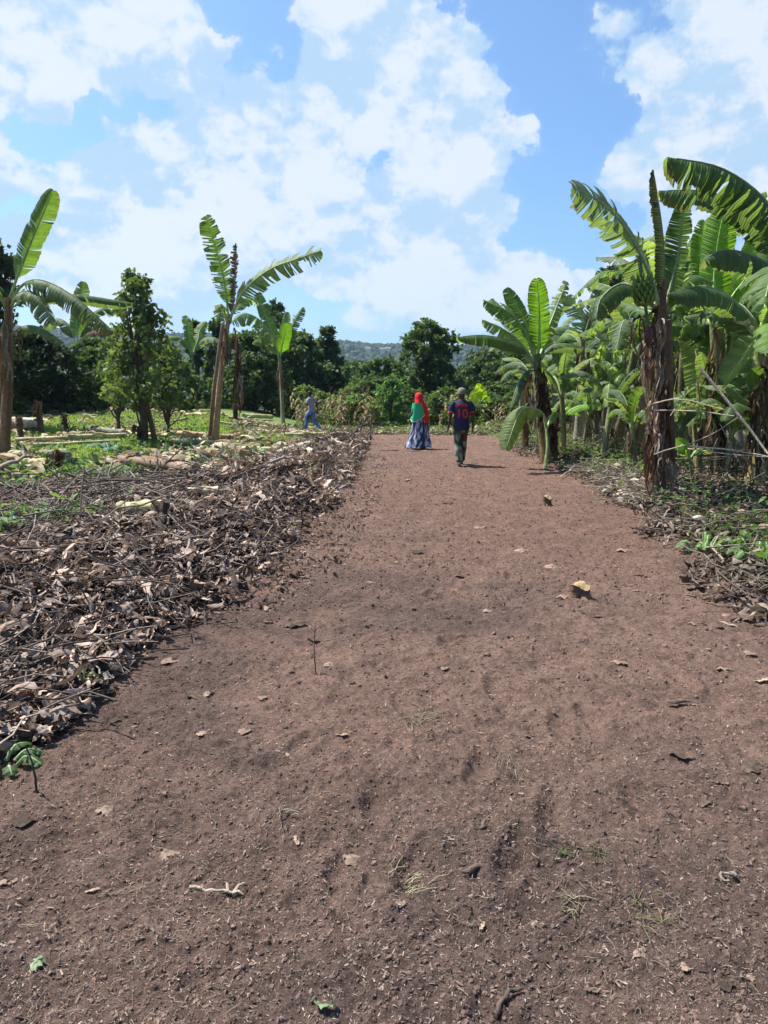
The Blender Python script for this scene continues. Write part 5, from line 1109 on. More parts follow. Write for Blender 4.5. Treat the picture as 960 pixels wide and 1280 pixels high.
# ------------------------------------------------------------------ felled stems, logs and branches
def log(label, a, b, r, c, seed=0, cut=(.42, .36, .22), bend=0.0, sheath=0, name='banana_log', lift=.9, world=None):
    pa, pb = (np.array(world[0]), np.array(world[1])) if world else (G(*a), G(*b)); pa = pa + (0, 0, r * lift + .07); pb = pb + (0, 0, r * lift + .07)
    o0 = pa.copy(); root = empty(name, o0, label, 'log'); n = 12; t = np.linspace(0, 1, n)[:, None]; side = norm(np.cross(pb - pa, (0, 0, 1)))
    p = (pb - pa) * t + side * bend * np.sin(t * np.pi) + np.array([0, 0, 1]) * .015 * fbm(t * 3, t * 0 + seed, 2)
    mb = MB(); rg = np.random.default_rng(seed); cc = np.asarray(c) * (1 + .9 * fbm(t * 7, t * 0 + seed, 3)); tube(mb, p, r * (1 + .12 * fbm(t[:, 0] * 3, 0 * t[:, 0] + seed, 2)), 10, cc, rough=.15, cap=False, seed=seed); mb.build('stem_sheath', M_stem, root)
    for q, dr in ((p[0], p[0] - p[1]), (p[-1], p[-1] - p[-2])):
        u = norm(dr); a1 = norm(np.cross(u, (0, .3, 1))); b1 = np.cross(u, a1); th = np.linspace(0, 6.2832, 14, endpoint=False); mb = MB()
        o = q + u * .004 + (np.cos(th)[:, None] * a1 + np.sin(th)[:, None] * b1) * r * .93; i = q - u * .02 + (np.cos(th)[:, None] * a1 + np.sin(th)[:, None] * b1) * r * .45
        mb.addq(np.concatenate([o, i]), np.array([(k, (k + 1) % 14, 14 + (k + 1) % 14, 14 + k) for k in range(14)]), np.array(cut) * rg.uniform(.75, 1.15, (28, 1))); mb.add(i, [list(range(14))], np.array(cut) * .6); mb.build('cut_end', M_stem, root, False)
    for i in range(sheath):
        q = p[rg.integers(1, n - 1)]; d = norm(pb - pa) * rg.choice([-1, 1]); mb = MB(); V = []
        w = r * rg.uniform(.8, 1.4); L = rg.uniform(2, 5) * r; s2 = np.cross(d, (0, 0, 1))
        for k in range(6):
            u = k / 5
            for j in (-1, -.4, .4, 1): V.append(q + np.array([0, 0, r * 1.02 + .35 * L * u * (1 - u * .7) - abs(j) * w * .35 * (1 - u * .5)]) + d * L * u + s2 * j * w * (1 - .5 * u))
        mb.addq(np.array(V), grid_faces(6, 4), np.asarray(c) * rg.uniform(.7, 1.4, (24, 1))); mb.build('peeled_sheath', M_dryblade, root)
    return root
log('pale yellow cut banana stem lying on the dark litter heap', (150, 652), (202, 650), .075, (.34, .29, .13), 1, (.40, .34, .19))
log('cream-coloured length of banana stem at the crest of the heap', (236, 628), (274, 626), .06, (.38, .30, .18), 2)
log('torn reddish-brown banana stem splayed over the top of the heap', (245, 598), (150, 583), .095, (.22, .14, .09), 3, sheath=9)
log('long pale banana stem stretched across the cleared field', (20, 556), (158, 549), .075, (.44, .34, .20), 4, sheath=2)
log('long thin straw-coloured stem lying below the stretched one', (42, 561), (150, 556), .045, (.46, .38, .22), 5)
log('brown cut log with its end facing the path among felled stems', (0, 539), (50, 540), .17, (.30, .20, .13), 6, (.22, .13, .08))
log('brown log lying just behind the cut log', (-15, 531), (46, 535), .15, (.36, .27, .17), 7, (.24, .15, .09))
log('split banana stem pointing at the broken dark stump on the field', (112, 542), (155, 548), .11, (.13, .12, .08), 8, sheath=3)
log('short yellow stem piece at the near edge of the field', (38, 590), (60, 590), .10, (.40, .30, .14), 9)
log('flat brown stem lying in the grass beside the two-stemmed plant', (222, 548), (292, 552), .09, (.36, .23, .13), 10, sheath=2)
log('bright straw-coloured stem on the grass beyond the two-stemmed plant', (305, 524), (340, 525), .10, (.50, .42, .24), 11)
log('grey weathered log lying along the crest of the bank', (345, 577), (390, 561), .085, (.34, .27, .21), 12)
log('pale felled stem in the grass near the brush bank', (276, 566), (325, 566), .05, (.50, .46, .34), 13, sheath=2)
log('felled stem left of the path end below the maize', (470, 534), (512, 531), .08, (.40, .34, .24), 14, sheath=2)
log('yellowish trunk lying across the grass behind the woman', (385, 519), (440, 521), .09, (.42, .36, .22), 15, sheath=2)
rg = np.random.default_rng(77)
for i in range(26):
    Y = rg.uniform(14.5, 33); x = rg.uniform(-.5 * Y, -.05 * Y - 1.2); a_ = rg.normal(0, .5); L = rg.uniform(.5, 1.7); q = [np.array([x + s_ * L * math.cos(a_), Y + s_ * L * math.sin(a_), 0]) for s_ in (-.5, .5)]
    for e_ in q: e_[2] = float(hgt(e_[0], e_[1])) - .02
    lg = log('pale straw-coloured piece of cut banana stem lying in the grass', None, None, rg.uniform(.035, .075), np.array([.36, .32, .16]) * rg.uniform(.6, 1.15), 100 + i, bend=rg.normal(0, .08), sheath=int(rg.integers(0, 3)), world=q); lg['group'] = 'cut banana stems strewn over the cleared field'
def hg(px, py, dz): return G(px, py) + np.array([0, 0, dz])
BR = 'dead branches on the litter heap'
stick('dead_branch', 'thick curved bare branch entering at the edge of the heap', [hg(-12, 606, .22), hg(12, 596, .24), hg(30, 588, .26), hg(45, 580, .20)], .045, .025, (.26, .20, .155), 'branch', BR)
stick('dead_branch', 'long forked grey branch lying diagonally on the heap', [hg(45, 662, .08), hg(62, 645, .15), hg(85, 626, .18), hg(100, 612, .22), hg(122, 600, .22)], .026, .012, (.22, .175, .14), 'branch', BR, fork=((.55, (.9, .35, .1), .8), (.75, (.3, .9, .3), .5), (.35, (-.6, .6, .3), .45)))
stick('dead_branch', 'thin dark branch running along the top of the heap', [hg(122, 638, .15), hg(160, 622, .17), hg(200, 612, .18), hg(250, 608, .16)], .018, .008, (.10, .075, .06), 'branch', BR, fork=((.4, (.4, .8, .3), .5), (.7, (.8, -.2, .2), .4)))
stick('dead_branch', 'slender pale stick bent in an arc on the pale leaves', [hg(95, 664, .08), hg(118, 662, .15), hg(140, 668, .14), hg(158, 678, .08)], .011, .007, (.38, .31, .25), 'branch', BR)
stick('dead_branch', 'dark branch stretched low across the near heap', [hg(60, 700, .08), hg(90, 696, .10), hg(125, 690, .08)], .016, .008, (.08, .06, .05), 'branch', BR)
stick('dead_branch', 'short stout grey stick leaning down the heap front', [hg(100, 686, .04), hg(92, 670, .10), hg(84, 662, .14)], .015, .011, (.28, .23, .18), 'branch', BR)
stick('wooden_stake', 'dark broken stake standing in the heap beside the yellow stem', [hg(201, 682, -.1), hg(204, 665, .12), hg(210, 665, .30)], .055, .04, (.07, .05, .04), 'stake', fork=((.9, (-.6, .2, .5), .2),))
stick('dead_branch', 'pale twisted root hanging out of the heap front', [hg(240, 735, .05), hg(236, 715, .12), hg(238, 700, .18)], .02, .01, (.30, .24, .19), 'branch', BR)
stick('dead_branch', 'light stick lying across the brush near the bank crest', [hg(338, 600, .25), hg(352, 596, .28), hg(370, 590, .25)], .022, .014, (.34, .28, .22), 'branch', BR)
stick('dead_branch', 'tall thin dead stem poking up from the middle of the heap', [hg(306, 634, -.02), hg(305, 630, .12), hg(304, 628, .36)], .012, .006, (.27, .22, .18), 'branch', BR)
# stump-like dark remains of cut plants in the field
for (px, py, h, w, lab) in ((75, 590, 26, 14, 'dark rotten banana stump at the near edge of the field'), (52, 543, 40, 7, 'thin dark cut stem standing beside the picture edge plant'), (28, 552, 30, 6, 'short dark cut stem next to the thin one'), (84, 540, 22, 5, 'small dark snag in the middle of the field debris'), (176, 553, 20, 9, 'brown cut stump at the foot of the leafy young tree'), (294, 527, 22, 6, 'dark dead stalk with hanging scraps beyond the two-stemmed plant'), (208, 528, 18, 5, 'thin dead stalk between the young tree and the two-stemmed plant'), (690, 578, 52, 14, 'cut brown banana stump beside the fan-shaped plant'), (656, 562, 48, 8, 'dark leaning cut stem under the bent leaf'), (532, 545, 24, 7, 'dark cut stump behind the woman at the path end')):
    p = G(px, py); H = h * p[1] / F; r = w * p[1] / F / 2; root = empty('banana_stump', p, lab, 'stump', 'cut banana stumps'); rgs = np.random.default_rng(px)
    stem(root, p, [p - (0, 0, .08), p + (rgs.normal(0, .02), 0, H * .5), p + (rgs.normal(0, .05), rgs.normal(0, .05), H)], r * 1.15, r * .85, C_BRN * .55, C_BRN * .8, px)
    for i in range(4): hang(root, p, p + (rgs.normal(0, r * .5), -r * .6, H * rgs.uniform(.7, 1.05)), H * rgs.uniform(.4, .8), r * 1.2, (rgs.normal(), -1), px + i, col=C_DRY * rgs.uniform(.5, 1.1))
# brush tangle at the corner of the clearing
for i, (a, b, c) in enumerate((((447, 545), (455, 528), (466, 520)), ((452, 552), (462, 540), (463, 525)), ((440, 540), (458, 530), (480, 528)), ((462, 556), (463, 545), (466, 532)), ((455, 538), (470, 537), (478, 543)), ((430, 552), (446, 536), (452, 522)))):
    q = G(*a); Yq = q[1]
    stick('dead_branch', 'bare dark branch of the brush tangle at the corner of the clearing', [q - (0, 0, .05), P(b[0], b[1], Yq), P(c[0], c[1], Yq + .3)], .035, .012, (.085, .062, .05), 'branch', 'brush tangle at the far corner', fork=((.5, (.5, .2, .6), .4), (.75, (-.4, .1, .6), .35)))
# bare poles among the near plantation plants
POLES = [((875, 459), (960, 566), (990, 604), .018, (.40, .33, .25), 'thick straight pale pole slanting down past the folded leaf'), ((815, 505), (850, 499), (905, 512), .009, (.34, .28, .22), 'thin pale stalk bowed level behind the dead-leaf trunk'), ((818, 513), (870, 514), (918, 520), .009, (.34, .28, .22), 'thin pale stalk just under the bowed one'), ((818, 568), (880, 548), (925, 520), .010, (.28, .22, .17), 'thin grey stalk rising gently across the yellow stems'), ((862, 558), (910, 562), (985, 576), .011, (.42, .36, .28), 'pale level stalk above the dead leaves at the edge'), ((860, 561), (915, 568), (990, 574), .009, (.42, .36, .28), 'pale level stalk crossing just below its twin'), ((860, 485), (848, 505), (838, 520), .010, (.25, .2, .15), 'short grey stick leaning by the dead-leaf trunk'), ((900, 530), (915, 560), (930, 590), .008, (.24, .19, .15), 'thin slanting stick among the dead leaves of the plantation'), ((925, 628), (945, 612), (965, 600), .010, (.16, .12, .1), 'dark stick leaning up near the weeds')]
for i, (a, b, c, r, col, lab) in enumerate(POLES):
    Yq = 9.0 + .25 * i; stick('dry_stalk', lab, [P(a[0], a[1], Yq + .5), P(b[0], b[1], Yq), P(c[0], c[1], Yq - .4)], r, r * .7, col, 'stalk', 'dry stalks leaning among the banana plants')
for i, (a, b, c, r, col, lab) in enumerate([((915, 705), (935, 700), (965, 702), .014, (.17, .13, .1), 'dark forked stick lying at the right edge above the soil'), ((700, 600), (716, 594), (745, 590), .012, (.36, .3, .24), 'pale stick in the brush at the foot of the right bank'), ((738, 602), (741, 590), (739, 578), .010, (.18, .14, .11), 'short twig standing up from the right bank'), ((818, 668), (832, 655), (842, 650), .014, (.26, .21, .17), 'grey forked twig lying on the right bank'), ((875, 690), (888, 700), (905, 712), .014, (.24, .19, .15), 'stick sliding off the right bank')]):
    stick('dry_stick', lab, [hg(*a, .05), hg(*b, .12), hg(*c, .07)], r, r * .6, col, 'stick', 'sticks on the right bank', fork=((.5, (.5, .6, .4), .25),))
p = G(872, 655); v, f = clod_t(np.random.default_rng(77)); mb = MB(); mb.addq(v * np.array([.22, .16, .16]) + (0, 0, .06), f, (.42, .36, .28)); import bmesh
tag(mb.build('pale_stone', M_soilbit, loc=p), 'pale tan block of stone at the foot of the dead-leaf trunk', 'stone')

# ------------------------------------------------------------------ people
def skin_mesh(nodes, edges, root=0, lv=2):
    me = bpy.data.meshes.new('skin'); me.from_pydata([n[0] for n in nodes], edges, []); o = bpy.data.objects.new('skin', me); COL.objects.link(o)
    md = o.modifiers.new('Skin', 'SKIN'); md.use_smooth_shade = True; md.branch_smoothing = .6
    sv = me.skin_vertices[0].data
    for i, n in enumerate(nodes):
        r = n[1]; sv[i].radius = r if isinstance(r, tuple) else (r, r); sv[i].use_root = i == root
    ss = o.modifiers.new('Sub', 'SUBSURF'); ss.levels = lv; ss.render_levels = lv
    bpy.context.view_layer.update(); dg = bpy.context.evaluated_depsgraph_get(); e = o.evaluated_get(dg); m2 = e.to_mesh()
    V = np.array([v.co[:] for v in m2.vertices]); Fc = [tuple(p.vertices) for p in m2.polygons]; e.to_mesh_clear(); bpy.data.objects.remove(o); bpy.data.meshes.remove(me)
    return V, Fc
def ell(mb, rings, col, n=22, fold=0.0, fk=7, seed=0, cap=True):
    th = np.linspace(0, 6.2832, n, endpoint=False); V = []; m = len(rings)
    for k, (c, rx, ry) in enumerate(rings):
        w = 1 + fold * (k / (m - 1)) * (np.sin(th * fk + seed + k * .12) + .5 * np.sin(th * (fk * 2 - 3) + k * .2))
        V.append(np.stack([c[0] + rx * w * np.cos(th), c[1] + ry * w * np.sin(th), np.full(n, c[2]) if np.isscalar(c[2]) else c[2]], -1))
    V = np.concatenate(V); f = np.array([(k * n + i, k * n + (i + 1) % n, (k + 1) * n + (i + 1) % n, (k + 1) * n + i) for k in range(m - 1) for i in range(n)])
    cc = col(V) if callable(col) else np.tile(np.asarray(col, float), (len(V), 1))
    mb.addq(V, f, cc)
    if cap: mb.add(V[-n:], [list(range(n))], cc[-1])
SK = np.array([.045, .026, .018])
def body(root, J, head_yaw=0.0, col=SK):
    """one continuous figure grown over the joints J, then hands with five fingers, ears, nose"""
    N = [(J['pelvis'], (.115, .10)), (J['waist'], (.105, .085)), (J['chest'], (.125, .10)), (J['neck'], (.052, .052)), (J['head0'], (.070, .078)), (J['head1'], (.082, .10)), (J['head2'], (.055, .065))]
    E = [(0, 1), (1, 2), (2, 3), (3, 4), (4, 5), (5, 6)]
    for s in 'lr':
        i = len(N); N += [(J['sh' + s], .058), (J['el' + s], .041), (J['wr' + s], .028), (J['pa' + s], (.040, .020))]; E += [(2, i), (i, i + 1), (i + 1, i + 2), (i + 2, i + 3)]
        i = len(N); N += [(J['hi' + s], .088), (J['kn' + s], .058), (J['an' + s], .040), (J['to' + s], (.045, .030))]; E += [(0, i), (i, i + 1), (i + 1, i + 2), (i + 2, i + 3)]
    V, Fc = skin_mesh(N, E); mb = MB(); mb.add(V, Fc, col)
    for s in 'lr':
        w, p = np.array(J['wr' + s]), np.array(J['pa' + s]); d = norm(p - w); side = norm(np.cross(d, (1, .3, .1))); nr = np.cross(d, side)
        for k, L in enumerate((.062, .078, .084, .076)):
            b = p + side * (k - 1.5) * .019 + d * .005; tube(mb, [b, b + d * L * .5 + nr * .008, b + d * L * .85 + nr * .026, b + d * L + nr * .040], [.0095, .009, .008, .006], 6, col)
        b = w * .45 + p * .55 - side * .032; tube(mb, [b, b - side * .025 + d * .03, b - side * .028 + d * .062 + nr * .012], [.012, .0105, .008], 6, col)
    h = np.array(J['head1']) + (0, 0, -.02); fy = np.array([-math.sin(head_yaw), math.cos(head_yaw), 0]); fx = np.array([math.cos(head_yaw), math.sin(head_yaw), 0])
    tube(mb, [h + fy * .085 + (0, 0, .02), h + fy * .115 - (0, 0, .02), h + fy * .09 - (0, 0, .035)], [.010, .016, .012], 6, col)
    for s in (-1, 1):
        tube(mb, [h + fx * s * .082 + (0, 0, .025), h + fx * s * .097, h + fx * s * .084 - (0, 0, .03)], [.008, .018, .008], 6, col)
        tube(mb, [h + fx * s * .032 + fy * .088 + (0, 0, .018), h + fx * s * .032 + fy * .098 + (0, 0, .018)], [.012, .006], 6, (.35, .33, .30))
    tube(mb, [h + fx * -.026 + fy * .088 - (0, 0, .058), h + fy * .10 - (0, 0, .058), h + fx * .026 + fy * .088 - (0, 0, .058)], [.006, .010, .006], 6, col * 1.8)
    return mb.build('body', M_skin, root)
def limb(mb, pts, rad, col, n=14, seed=0, wr=.06):
    p = curve(pts, 12); r = np.interp(np.linspace(0, 1, 12), np.linspace(0, 1, len(rad)), rad); r = r * (1 + wr * np.sin(np.arange(12) * 2.1 + seed))
    T, A, B = frames(p, (.1, 1, .2)); th = np.linspace(0, 6.2832, n, endpoint=False)
    V = (p[:, None] + r[:, None, None] * (np.cos(th)[None, :, None] * A[:, None] + np.sin(th)[None, :, None] * B[:, None])).reshape(-1, 3)
    f = np.array([(k * n + i, k * n + (i + 1) % n, (k + 1) * n + (i + 1) % n, (k + 1) * n + i) for k in range(11) for i in range(n)])
    mb.addq(V, f, col(V) if callable(col) else col)
def shoe(root, an, to, col, name='shoe'):
    a, t = np.array(an), np.array(to); d = norm((t - a) * (1, 1, .0)); mb = MB(); s = np.cross(d, (0, 0, 1)); slope = (t[2] - a[2] + .055)
    V = []; n = 14; th = np.linspace(0, 6.2832, n, endpoint=False)
    for k, (u, w, h) in enumerate(((-.07, .022, .06), (-.055, .036, .085), (0, .040, .09), (.08, .042, .062), (.15, .044, .046), (.19, .026, .03))):
        c = a + d * u + np.array([0, 0, -.078 + (slope * (u / .19) if u > 0 else 0)]); V += [c + s * w * math.cos(q) + np.array([0, 0, h * (.5 + .5 * math.sin(q))]) for q in th]
    mb.addq(np.array(V), np.array([(k * n + i, k * n + (i + 1) % n, (k + 1) * n + (i + 1) % n, (k + 1) * n + i) for k in range(5) for i in range(n)]), col); mb.add(V[:n], [list(range(n))], col); mb.add(V[-n:], [list(range(n))], col)
    return mb.build(name, M_cloth, root)

# man in the football shirt, walking away up the path
p = GP(576, 582); man = empty('person', p, 'man in dark numbered football shirt, camouflage trousers and cap walking away', 'person')
J = dict(pelvis=(0, 0, .93), waist=(0, .01, 1.08), chest=(0, .02, 1.32), neck=(0, .03, 1.475), head0=(0, .045, 1.545), head1=(0, .05, 1.625), head2=(0, .05, 1.69),
         shl=(-.19, .02, 1.40), ell=(-.245, -.02, 1.13), wrl=(-.275, .07, .90), pal=(-.285, .10, .82), shr=(.19, .02, 1.40), elr=(.255, -.03, 1.13), wrr=(.265, .05, .89), par=(.27, .08, .81),
         hil=(-.085, 0, .89), knl=(-.075, .03, .49), anl=(-.045, -.12, .10), tol=(-.05, .02, .045), hir=(.085, 0, .89), knr=(.065, .14, .50), anr=(.035, .20, .09), tor=(.045, .34, .035))
body(man, J)
NAVY = np.array([.020, .022, .060]); RED = np.array([.34, .030, .035])
def shirtcol(V):
    c = np.tile(NAVY, (len(V), 1)); m = (np.abs(V[:, 0]) < .15) & (V[:, 2] > 1.13) & (V[:, 2] < 1.40); return np.where(m[:, None], NAVY * 1.2 + np.array([.02, 0, .0]), c)
mb = MB(); ell(mb, [((0, 0, .82), .165, .125), ((0, 0, .90), .172, .130), ((0, 0, 1.02), .162, .120), ((0, .005, 1.15), .172, .120), ((0, .01, 1.28), .192, .128), ((0, .015, 1.37), .200, .122), ((0, .02, 1.43), .165, .100), ((0, .03, 1.475), .075, .068)], shirtcol, fold=.012, cap=False)
for s in (-1, 1): limb(mb, [(s * .15, .02, 1.405), (s * .215, .01, 1.33), (s * .238, -.005, 1.19)], [.070, .072, .072], NAVY)
shirt = mb.build('shirt', M_cloth, man)
for s in (-1, 1):
    mb = MB(); limb(mb, [(s * .236, -.003, 1.205), (s * .240, -.008, 1.175)], [.079, .078], (.42, .07, .06), wr=0); mb.build('cuff', M_cloth, shirt)
mb = MB(); ell(mb, [((0, .03, 1.468), .082, .072), ((0, .03, 1.490), .076, .066)], (.16, .03, .05), cap=False); mb.build('collar', M_cloth, shirt)
fc = bpy.data.curves.new('shirt_number', 'FONT'); fc.body = '10'; fc.size = .27; fc.extrude = .006; fc.align_x = 'CENTER'; fc.space_character = 1.0; fc.offset = .004
fo = bpy.data.objects.new('tmp_text', fc); COL.objects.link(fo); bpy.context.view_layer.update()
nm = bpy.data.meshes.new_from_object(fo.evaluated_get(bpy.context.evaluated_depsgraph_get())); bpy.data.objects.remove(fo)
M_red = vcol_mat('red_print', .7, .2, nscale=40, namp=.1)
at_ = nm.attributes.new('Col', 'FLOAT_COLOR', 'POINT'); at_.data.foreach_set('color', np.tile([.50, .035, .03, 1], len(nm.vertices)).astype(np.float32)); nm.materials.clear(); nm.materials.append(M_red)
no = bpy.data.objects.new('shirt_number', nm); COL.objects.link(no); no.parent = shirt; no.location = (0, -.122, 1.08); no.rotation_euler = (math.radians(88), 0, 0)
mb = MB()
for i in range(6):
    a = (i - 2.5) * .037; mb.add([(a - .015, -.122 + abs(a) * .12, 1.335 - a * a * 1.2), (a + .015, -.122 + abs(a) * .12, 1.335 - a * a * 1.2), (a + .015, -.116 + abs(a) * .12, 1.385 - a * a * 1.2), (a - .015, -.116 + abs(a) * .12, 1.385 - a * a * 1.2), (a - .015, -.10, 1.335), (a + .015, -.10, 1.335), (a + .015, -.095, 1.385), (a - .015, -.095, 1.385)], [(0, 1, 2, 3), (0, 4, 5, 1), (1, 5, 6, 2), (2, 6, 7, 3), (3, 7, 4, 0)], (.50, .035, .03))
mb.build('name_print', M_red, shirt, False)
def camo(V):
    q = fbm(V[:, 0] * 14 + 5, V[:, 2] * 11 + V[:, 1] * 9, 3, 5)[:, None]; return np.where(q > .12, np.array([.24, .26, .20]), np.where(q < -.12, np.array([.022, .028, .022]), np.array([.075, .095, .065])))
mb = MB(); ell(mb, [((0, 0, .80), .150, .115), ((0, 0, .88), .155, .118), ((0, 0, .97), .150, .112)], (.030, .034, .06), cap=True)
for s in 'lr': limb(mb, [J['hi' + s], np.array(J['kn' + s]) + (0, 0, .18), J['kn' + s], np.array(J['an' + s]) * .6 + np.array(J['kn' + s]) * .4, J['an' + s]], [.108, .092, .078, .080, .068], camo, n=18, wr=.04)
mb.build('trousers', M_cloth, man)
shoe(man, J['anl'], J['tol'], (.20, .12, .09)); shoe(man, J['anr'], J['tor'], (.16, .09, .07))
mb = MB(); ell(mb, [((0, .045, 1.60), .098, .112), ((0, .045, 1.65), .100, .114), ((0, .05, 1.70), .090, .102), ((0, .05, 1.735), .060, .07), ((0, .05, 1.745), .02, .02)], (.17, .165, .125), n=18); cap_ = mb.build('cap', M_cloth, man)
mb = MB(); mb.add([(-.08, .13, 1.63), (.08, .13, 1.63), (.07, .24, 1.615), (-.07, .24, 1.615), (-.08, .13, 1.622), (.08, .13, 1.622), (.07, .24, 1.607), (-.07, .24, 1.607)], [(0, 1, 2, 3), (7, 6, 5, 4), (0, 4, 5, 1), (1, 5, 6, 2), (2, 6, 7, 3), (3, 7, 4, 0)], (.15, .145, .11)); mb.build('cap_brim', M_cloth, cap_)
tag(man, man['label'], 'person', 'people in the clearing')

# woman in the red headscarf
p = GP(524, 561); wom = empty('person', p, 'woman in long red headscarf, green wrap and patterned skirt walking on the path', 'person', 'people in the clearing'); yaw = .75
J = dict(pelvis=(0, 0, .88), waist=(0, .01, 1.0), chest=(0, .02, 1.22), neck=(0, .03, 1.36), head0=(0, .045, 1.42), head1=(0, .055, 1.50), head2=(0, .05, 1.56),
         shl=(-.16, .02, 1.29), ell=(-.20, .04, 1.05), wrl=(-.15, .20, .95), pal=(-.12, .26, .93), shr=(.16, .02, 1.29), elr=(.22, -.02, 1.04), wrr=(.24, .06, .83), par=(.245, .08, .76),
         hil=(-.085, 0, .84), knl=(-.08, .08, .46), anl=(-.08, .10, .09), tol=(-.08, .23, .035), hir=(.085, 0, .84), knr=(.08, .0, .46), anr=(.08, -.14, .10), tor=(.08, .0, .04))
body(wom, J, col=np.array([.09, .05, .035])); wom.rotation_euler = (0, 0, yaw)
def skc(V):
    a = np.arctan2(V[:, 1], V[:, 0]); q = fbm(a * 7 + 11, V[:, 2] * 9, 3, 9)[:, None]; s = np.sin(a * 11 + V[:, 2] * 4)[:, None] + q * 4
    s = fbm(a * 6 + 11, V[:, 2] * 13 + a * 2, 4, 9)[:, None] * 2.2 + .25 * np.sin(a * 9)[:, None]; return np.where(s > .30, np.array([.48, .50, .58]), np.where(s > .08, np.array([.12, .15, .27]), np.array([.022, .028, .07])))
mb = MB(); RG_ = [(.05, .40, .36), (.11, .385, .345), (.17, .37, .33), (.26, .34, .30), (.35, .315, .28), (.45, .29, .255), (.55, .262, .232), (.65, .238, .21), (.75, .213, .188), (.83, .195, .168), (.90, .18, .15), (.96, .165, .135), (1.02, .15, .12)]
ell(mb, [((0, 0, q_[0]), q_[1], q_[2]) for q_ in RG_], skc, n=64, fold=-.0, cap=False)
V = mb.V[0].reshape(13, 64, 3); th = np.linspace(0, 6.2832, 64, endpoint=False)
for k in range(13):
    w = 1 + (1 - k / 12) * .085 * (np.sin(th * 9 + k * .15) + .5 * np.sin(th * 5 + 1)); V[k, :, 0] *= w; V[k, :, 1] *= w
V[0, :, 2] += .02 * np.sin(th * 7); V[:2, :, 0] -= .03
mb.V[0] = V.reshape(-1, 3); mb.build('skirt', M_cloth, wom)
mb = MB(); ell(mb, [((0, 0, .93), .165, .135), ((0, .01, 1.08), .160, .13), ((0, .015, 1.22), .185, .135), ((0, .02, 1.31), .165, .11), ((0, .03, 1.37), .07, .07)], (.03, .03, .04), cap=False)
for s in (-1, 1): limb(mb, [(s * .13, .02, 1.29), J['ell' if s < 0 else 'elr'], J['wrl' if s < 0 else 'wrr']], [.075, .065, .055], (.03, .03, .04))
mb.build('blouse', M_cloth, wom)
mb = MB(); ell(mb, [((.08, -.05, .80), .17, .12), ((.07, -.045, .92), .20, .155), ((.05, -.03, 1.06), .215, .175), ((.03, -.02, 1.2), .215, .17), ((.01, 0, 1.31), .175, .145), ((0, .02, 1.39), .118, .125), ((0, .03, 1.47), .108, .125), ((0, .03, 1.55), .102, .118), ((0, .03, 1.60), .07, .085), ((0, .03, 1.625), .02, .03)], (.60, .016, .022), n=40, fold=0)
V = mb.V[0]; m = len(V) // 40; W2 = V[:m * 40].reshape(m, 40, 3); th = np.linspace(0, 6.2832, 40, endpoint=False)
for k in range(m):
    w = 1 + max(0, 1 - k / 6) * .07 * (np.sin(th * 7 + k * .2) + .4 * np.sin(th * 12)); W2[k, :, 0] = W2[k, :, 0].mean() + (W2[k, :, 0] - W2[k, :, 0].mean()) * w; W2[k, :, 1] = W2[k, :, 1].mean() + (W2[k, :, 1] - W2[k, :, 1].mean()) * w
W2[0, :, 2] += .09 * np.cos(th - 2.6) + .03 * np.sin(th * 5); W2[1, :, 2] += .05 * np.cos(th - 2.6)
face = (np.arange(m)[:, None] >= 6) & (np.arange(m)[:, None] <= 7) & (np.abs(th - 1.571) < .5)[None]; W2[face, 1] -= .085
mb.build('headscarf', M_cloth, wom)
# green wrap over the shoulder turned to the viewer
mb = MB(); n, m = 12, 14; V = []
for k in range(n):
    u = k / (n - 1); a0, a1 = 2.55 - .25 * u, 4.35 + .35 * u; z = 1.33 - u * .47; R = .215 + .05 * u
    for j in range(m):
        v = j / (m - 1); a = a0 + (a1 - a0) * v; q = R * (1 + .06 * math.sin(v * 17 + u * 2) * u) ; V.append((q * math.cos(a) * 1.02 - .01, q * .84 * math.sin(a), z - .10 * u * math.sin(v * 3.14) + .12 * (v ** 2) * u))
V = np.array(V); V2 = V * np.array([.97, .97, 1]); f = grid_faces(n, m)
mb.addq(V, f, (.035, .36, .16)); mb.addq(V2, f[:, ::-1], (.035, .36, .16)); wr_ = mb.build('shoulder_wrap', M_cloth, wom)
mb = MB(); e = V.reshape(n, m, 3)[-1]; tube(mb, e, .008, 5, (.60, .62, .55)); mb.build('wrap_hem', M_cloth, wr_)
shoe(wom, J['anl'], J['tol'], (.05, .04, .04)); shoe(wom, J['anr'], J['tor'], (.05, .04, .04))

# man in jeans on the cleared field, walking to the left
p = G(390, 540); jm = empty('person', p, 'man in grey T-shirt and blue jeans striding over the cleared field', 'person', 'people in the clearing')
J = dict(pelvis=(0, 0, .92), waist=(0, .01, 1.07), chest=(0, .03, 1.31), neck=(0, .05, 1.455), head0=(0, .075, 1.53), head1=(0, .085, 1.61), head2=(0, .08, 1.675),
         shl=(-.185, .04, 1.39), ell=(-.22, .10, 1.12), wrl=(-.20, .33, 1.06), pal=(-.20, .41, 1.06), shr=(.185, .02, 1.39), elr=(.235, -.14, 1.16), wrr=(.25, -.17, .92), par=(.25, -.16, .84),
         hil=(-.085, 0, .88), knl=(-.08, .20, .50), anl=(-.08, .26, .09), tol=(-.08, .40, .04), hir=(.085, 0, .88), knr=(.08, -.06, .48), anr=(.08, -.34, .15), tor=(.08, -.22, .05))
body(jm, J); jm.rotation_euler = (0, 0, 1.25)
mb = MB(); ell(mb, [((0, 0, .86), .155, .125), ((0, 0, .96), .160, .125), ((0, .01, 1.10), .160, .12), ((0, .02, 1.25), .182, .128), ((0, .03, 1.36), .190, .12), ((0, .04, 1.42), .15, .10), ((0, .05, 1.455), .075, .07)], (.27, .245, .29), fold=.015, cap=False)
